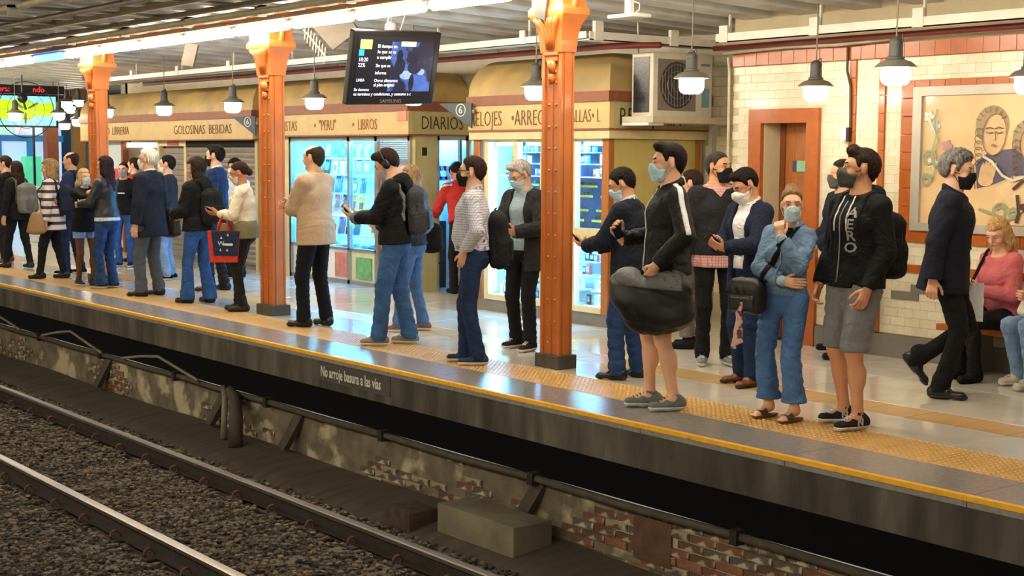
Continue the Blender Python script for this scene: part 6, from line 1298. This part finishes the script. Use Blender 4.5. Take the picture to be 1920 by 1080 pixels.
person('fair haired woman in black coat, pale shorts and brown tights', -17.76, 7.0, 10, 1.48, fem=True, skin_t=S2, vox=.011, hv=.006, face=False, tights=fabric('#6b4630'), feet=((-.08,.06,-6,0),(.08,-.08,8,0)), R=dict(w=(.10,.50,1.46),hint=(.6,.1,-.5),d=(-.3,1,.0),n=(-1,-.2,0)), L=dict(w=(-.16,.46,1.22),hint=(-.6,0,-.5),d=(.5,.8,0),n=(.8,-.6,0)), top=dict(mat=BLK,hem=.82,off=.02), bottom=dict(mat=JL,hem=.72,loose=.012,name='shorts'), shoes=dict(mat=fabric('#3b4250'),sole=RUBW), hair=dict(kind='long',mat=hairmat('#b59a70'),len=1.34), mask=dict(mat=MBLUE))
PBN = person('balding man in navy jacket beside the striped cardigan woman', -19.48, 7.50, 226, 1.69, skin_t=S2, vox=.011, hv=.006, feet=stand(.12,.06), top=dict(mat=fabric('#2e3a55'),hem=.86,off=.018), bottom=dict(mat=JN), shoes=dict(mat=BLK,sole=RUBW), hair=dict(kind='bald',mat=hairmat('#3a2e26'),t=.007,line=.05,crown=(0,.025,.115,.078)))
backpack(PBN, 'dark backpack worn by the balding man in navy', BLK2, z=1.18)
PST = person('woman with long fair hair in a striped cardigan', -18.95, 7.0, 236, 1.58, fem=True, bw=1.05, skin_t=S2, vox=.011, hv=.006, feet=((-.08,.16,-6,0),(.08,-.16,6,0)), top=dict(mat=pattern('striped_cardigan','z','#d9d2cd','#43343f',.105,.40),hem=.72,off=.024,flare=.02,name='cardigan'), bottom=dict(mat=fabric('#1b1c22'),taper=.014), shoes=dict(mat=LEATH), hair=dict(kind='wavy',mat=hairmat('#94794f'),len=1.12,t=.030,amp=.012,freq=60,spread=.10))
backpack(PST, 'navy backpack worn over the striped cardigan', fabric('#1f2740'), z=1.17)
r_ = carried('tan_handbag', 'tan canvas bag hanging by the striped cardigan woman', 'bag', PST); link(bpy.data.objects.new('bag_body', S().tc(V3(-.30,.12,.66), V3(-.28,.12,.86), (.05,.13), (.04,.08), I3, c=.05).field(.011).mesh('bag_body', M('tan_canvas','#9a7a55',.8,.15))), r_); B().tube([(-.28,.05,.86),(-.27,.1,1.05),(-.26,.17,.88)], .008, 6).build('handle', M('tan_canvas','#9a7a55'), r_)
PGP = person('dark haired woman in black wearing a grey backpack', -21.0, 7.26, 206, 1.55, fem=True, skin_t=S2, vox=.012, hv=.007, feet=((-.10,.16,-6,0),(.10,-.16,8,0)), top=dict(mat=BLK,hem=.80,off=.02,flare=.02), bottom=dict(mat=BLK2,taper=.012), shoes=dict(mat=LEATH), hair=dict(kind='long',mat=hairmat('#33241d'),len=1.32))
backpack(PGP, 'slouchy grey backpack worn by the woman in black', fabric('#77766f'), fabric('#6a6962'), z=1.15, h=.5, w=.17)
PLF = person('dark haired man in black jacket with folded arms at the queue end', -22.25, 7.52, 232, 1.62, skin_t=S2, vox=.012, hv=.007, face=False, R=dict(w=(-.06,.26,1.15),d=(-1,0,0),n=(0,-1,0),hint=(.6,.1,-.6)), L=dict(w=(.06,.24,1.12),d=(1,0,0),n=(0,-1,0),hint=(-.6,.1,-.6)), top=dict(mat=BLK2,hem=.88,off=.018), bottom=dict(mat=fabric('#22231f')), shoes=dict(mat=BRSH), hair=dict(kind='short',mat=H_DBR,t=.016))
# -- right-hand side --------------------------------------------------------
PNW = person('person in dark navy coat leaning on the tiled wall', -7.83, 9.62, 240, 1.66, skin_t=S2, vox=.011, hv=.007, face=False, feet=((-.10,.0,-6,0),(.30,-.10,20,0)), hip=(0,-.02), top=dict(mat=fabric('#1c2233'),hem=.72,off=.024,slr=.006), L=dict(w=(-.10,.24,1.02)), R=dict(w=(.10,.24,1.02)), bottom=dict(mat=BLK), shoes=dict(mat=BLK2), hair=dict(kind='short',mat=H_DBR), mask=dict(mat=fabric('#5a5a55')))
def walk_extra(P):
    for z0 in (1.20,1.10):
        p = front(P, .035, z0)*P['sc']; b = B().lathe([(.011,0),(.011,.005),(.002,.007)], (0,0,0), 10).build('button', M('silver_button','#c9c9c4',.25,.03,metal=1), P['root'], True); b.location = tuple(p); b.rotation_euler = (-math.pi/2,0,0)
PWK = person('grey curly haired man in dark navy blazer walking past the mural', -6.13, 8.62, 32, 1.75, bw=1.05, skin_t=S2, feet=((-.08,-.13,0,.17,-50),(.08,.04,4,0)), hip=(0,.05), hipz=.93, lean=5, head=(-14,8,0), vox=.009, hv=.005,
   R=dict(w=(.27,-.02,.86),hint=(.3,-1,0),curl=.5), L=dict(w=(-.27,.12,.86),hint=(-.3,-1,0),curl=.5), knees=((0,1,.2),(0,1,.1)),
   top=dict(mat=fabric('#191d2b'),hem=.78,off=.024,flare=.012,name='blazer'), collar=dict(mat=fabric('#191d2b'),r=.074,t=.016), bottom=dict(mat=fabric('#131316')), shoes=dict(mat=LEATH,kind='dress'), hair=dict(kind='curly',mat=H_SLT,t=.030,amp=.013,freq=70,line=.075), mask=dict(mat=MBLK,bulge=.006), extra=walk_extra)
r_ = carried('paper_sheet', 'white folded paper held by the walking man', 'paper', PWK); B().box(-.305,-.297,.14,.30,.52,.80).build('sheet', WSH, r_); B().box(-.297,-.293,.16,.28,.54,.78).build('sheet', WSH, r_)
PPK = person('fair haired woman in pink sweater seated on the wall bench', -6.36, 9.80, 256, 1.64, fem=True, skin_t=S2, hip=(0,0), hipz=.53, lean=8, feet=((-.12,.40,-4,0),(.10,.34,6,0)), knees=((0,1,.6),(0,1,.6)), head=(14,26,0), vox=.009, hv=.0055,
   L=dict(w=(-.05,.30,.74),d=(.4,.8,.2),n=(.3,-.3,.8)), R=dict(w=(.10,.32,.72),d=(-.4,.8,.2),n=(-.3,-.3,.8),curl=.45), top=dict(mat=fabric('#c96a6e'),hem=.86,off=.016,neck=1.455,name='sweater'), bottom=dict(mat=fabric('#1c1a1c'),taper=.012), shoes=dict(mat=BLK,kind='boot'), hair=dict(kind='long',mat=hairmat('#b08a5c'),len=1.27,front=1.26))
phone(PPK, 0, 'black phone held by the seated woman in pink')
r_ = carried('handbag', 'black handbag on the lap of the seated woman in pink', 'bag', PPK); link(bpy.data.objects.new('bag_body', S().tc(V3(.20,.26,.52), V3(.20,.26,.66), (.10,.07), (.09,.05), I3, c=.05).field(.01).folds(.004,30,8).mesh('bag_body', M('black_bag_leather','#1d1917'))), r_); B().tube([(.12,.26,.68),(.10,.10,.98),(.11,.03,1.02)], .012, 6).build('strap', BLK, r_)
PSR = person('seated person in light blue jeans and pale sneakers at the bench end', -5.85, 9.80, 250, 1.66, fem=True, skin_t=S2, hip=(0,0), hipz=.53, lean=4, feet=((-.10,.36,-4,0),(.14,.30,6,0)), knees=((0,1,.6),(0,1,.6)), vox=.011, hv=.007, face=False, L=dict(w=(-.05,.30,.72)), R=dict(w=(.10,.3,.72)), top=dict(mat=fabric('#d6cfc6'),hem=.86,off=.016,sleeve=.3), bottom=dict(mat=JL,taper=.006), shoes=dict(mat=fabric('#c9bfae'),sole=RUBW,lace=WSH), hair=dict(kind='long',mat=H_DBR))
r_ = carried('cloth_bag', 'white cloth bag on the lap of the person in light jeans', 'bag', PSR); link(bpy.data.objects.new('bag_body', S().tc(V3(.02,.28,.56), V3(.02,.26,.68), (.14,.07), (.10,.05), I3, c=.05).field(.011).folds(.006,30,9).mesh('bag_body', fabric('#e2ddd0'))), r_); B().tube([(-.08,.26,.68),(-.12,.05,1.0),(-.10,.0,1.05)], .012, 6).build('strap', fabric('#3a2430'), r_)
person('person in dark jeans and beige shoes waiting beyond the mural', -4.22, 7.46, 215, 1.72, skin_t=S2, vox=.012, hv=.008, face=False, feet=((-.10,.10,-6,0),(.10,-.05,6,0)), top=dict(mat=NAVY,hem=.86,off=.016), bottom=dict(mat=JN), shoes=dict(mat=fabric('#a89a80'),sole=RUBW), hair=dict(kind='short',mat=H_DBR))
# -- duffel bag, waist bag ---------------------------------------------------
r_ = carried('duffel_bag', 'big black and grey duffel bag carried by the track jacket man', 'bag', PT); sc_ = PT['sc']
q = S(); cB = V3(-.215,.12,.775); FB = rx(-6)
q.rbox(cB+V3(0,0,-.02), (.13,.24,.17), FB, r=.11, k=.05); q.rbox(cB+V3(0,.20,.05), (.11,.09,.12), FB, r=.08, k=.05); q.ell(cB+V3(0,-.05,-.14), (.13,.20,.09), FB, k=.06); q.ell(cB+V3(0,.20,.15), (.05,.09,.04), FB, k=.03)
f = q.field(.008).folds(.018, 13, 33, (1,.6,.9)).folds(.009, 34, 8); link(bpy.data.objects.new('bag_body', f.mesh('bag_body', M('black_nylon','#17181b',.5,.12,10,.15,120), 1.)), r_)
g = f.copy(); lx, ly, lz = g.local(cB, I3); g.D = g.D-.004; g.cut(np.maximum(.06+.10*ly-lz, ly-.30)+0*g.D); g.cut(-(f.D+.006)); g.cut(-.14-ly); link(bpy.data.objects.new('grey_panel', g.mesh('grey_panel', M('grey_nylon','#5d5e5c',.55,.12,10,.15,120), 1.)), r_)
for dy in (-.10,.10): B().tube([tuple(cB+V3(-.03,dy,.16)),tuple(cB+V3(.06,dy*.6,.20)),tuple(V3(-.27,.17,.93)),tuple(cB+V3(.13,dy,.15))], .012, 6).build('handle', BLK, r_, True)
B().tube([tuple(cB+V3(-.12+.02*k,.18,.10+.02*(k%2))) for k in range(5)], .008, 6).build('pale_emblem', WSH, r_)
r_ = carried('shoulder_bag', 'black crossbody bag with hanging pink scarf on the denim jacket woman', 'bag', PD); sc_ = PD['sc']
q = S(); q.rbox(V3(.19,.13,.80), (.125,.06,.10), rz(-20), r=.04, k=.03); q.rbox(V3(.19,.13,.87), (.10,.05,.05), rz(-20), r=.035, k=.04); f = q.field(.007).folds(.010, 30, 3); link(bpy.data.objects.new('bag_body', f.mesh('bag_body', M('black_nylon','#17181b',.5,.12), 1.)), r_)
link(bpy.data.objects.new('front_pocket', S().rbox(V3(.205,.185,.765), (.10,.025,.055), rz(-20), r=.022).field(.007).mesh('front_pocket', M('black_nylon','#17181b'), 1.)), r_)
B().tube([(.12,.235,.80),(.20,.217,.802),(.28,.188,.80)], .004, 6).build('zip', M('silver_button','#c9c9c4'), r_)
tf = PD['tfield']; a_ = tf.copy(); a_.D = a_.D-.007; lx, ly, lz = a_.local(PD['hc'], PD['Ft']); a_.cut(np.abs((lx-.05)*.85+(lz-.30)*.42)-.020); a_.cut(-(tf.D+.006)); a_.cut(.04-lz); a_.cut(-.05-lx-.10); link(bpy.data.objects.new('strap', a_.mesh('strap', BLK, sc_)), r_)
SCARF = M('floral_scarf','#d6ada4',.8,.15,40,.2,200,col2='#5d4248',mix=.56,sharp=.06)
s_ = S(); s_.cap(V3(.20,.215,.76), V3(.215,.205,.70), .012, .016, k=.01); s_.tc(V3(.215,.205,.70), V3(.22,.21,.52), (.018,.012), (.034,.015), I3, k=.02); s_.tc(V3(.205,.205,.66), V3(.245,.21,.48), (.015,.01), (.022,.011), I3, k=.01)
link(bpy.data.objects.new('scarf', s_.field(.006).folds(.006, 50, 2).mesh('scarf', SCARF, 1.)), r_)
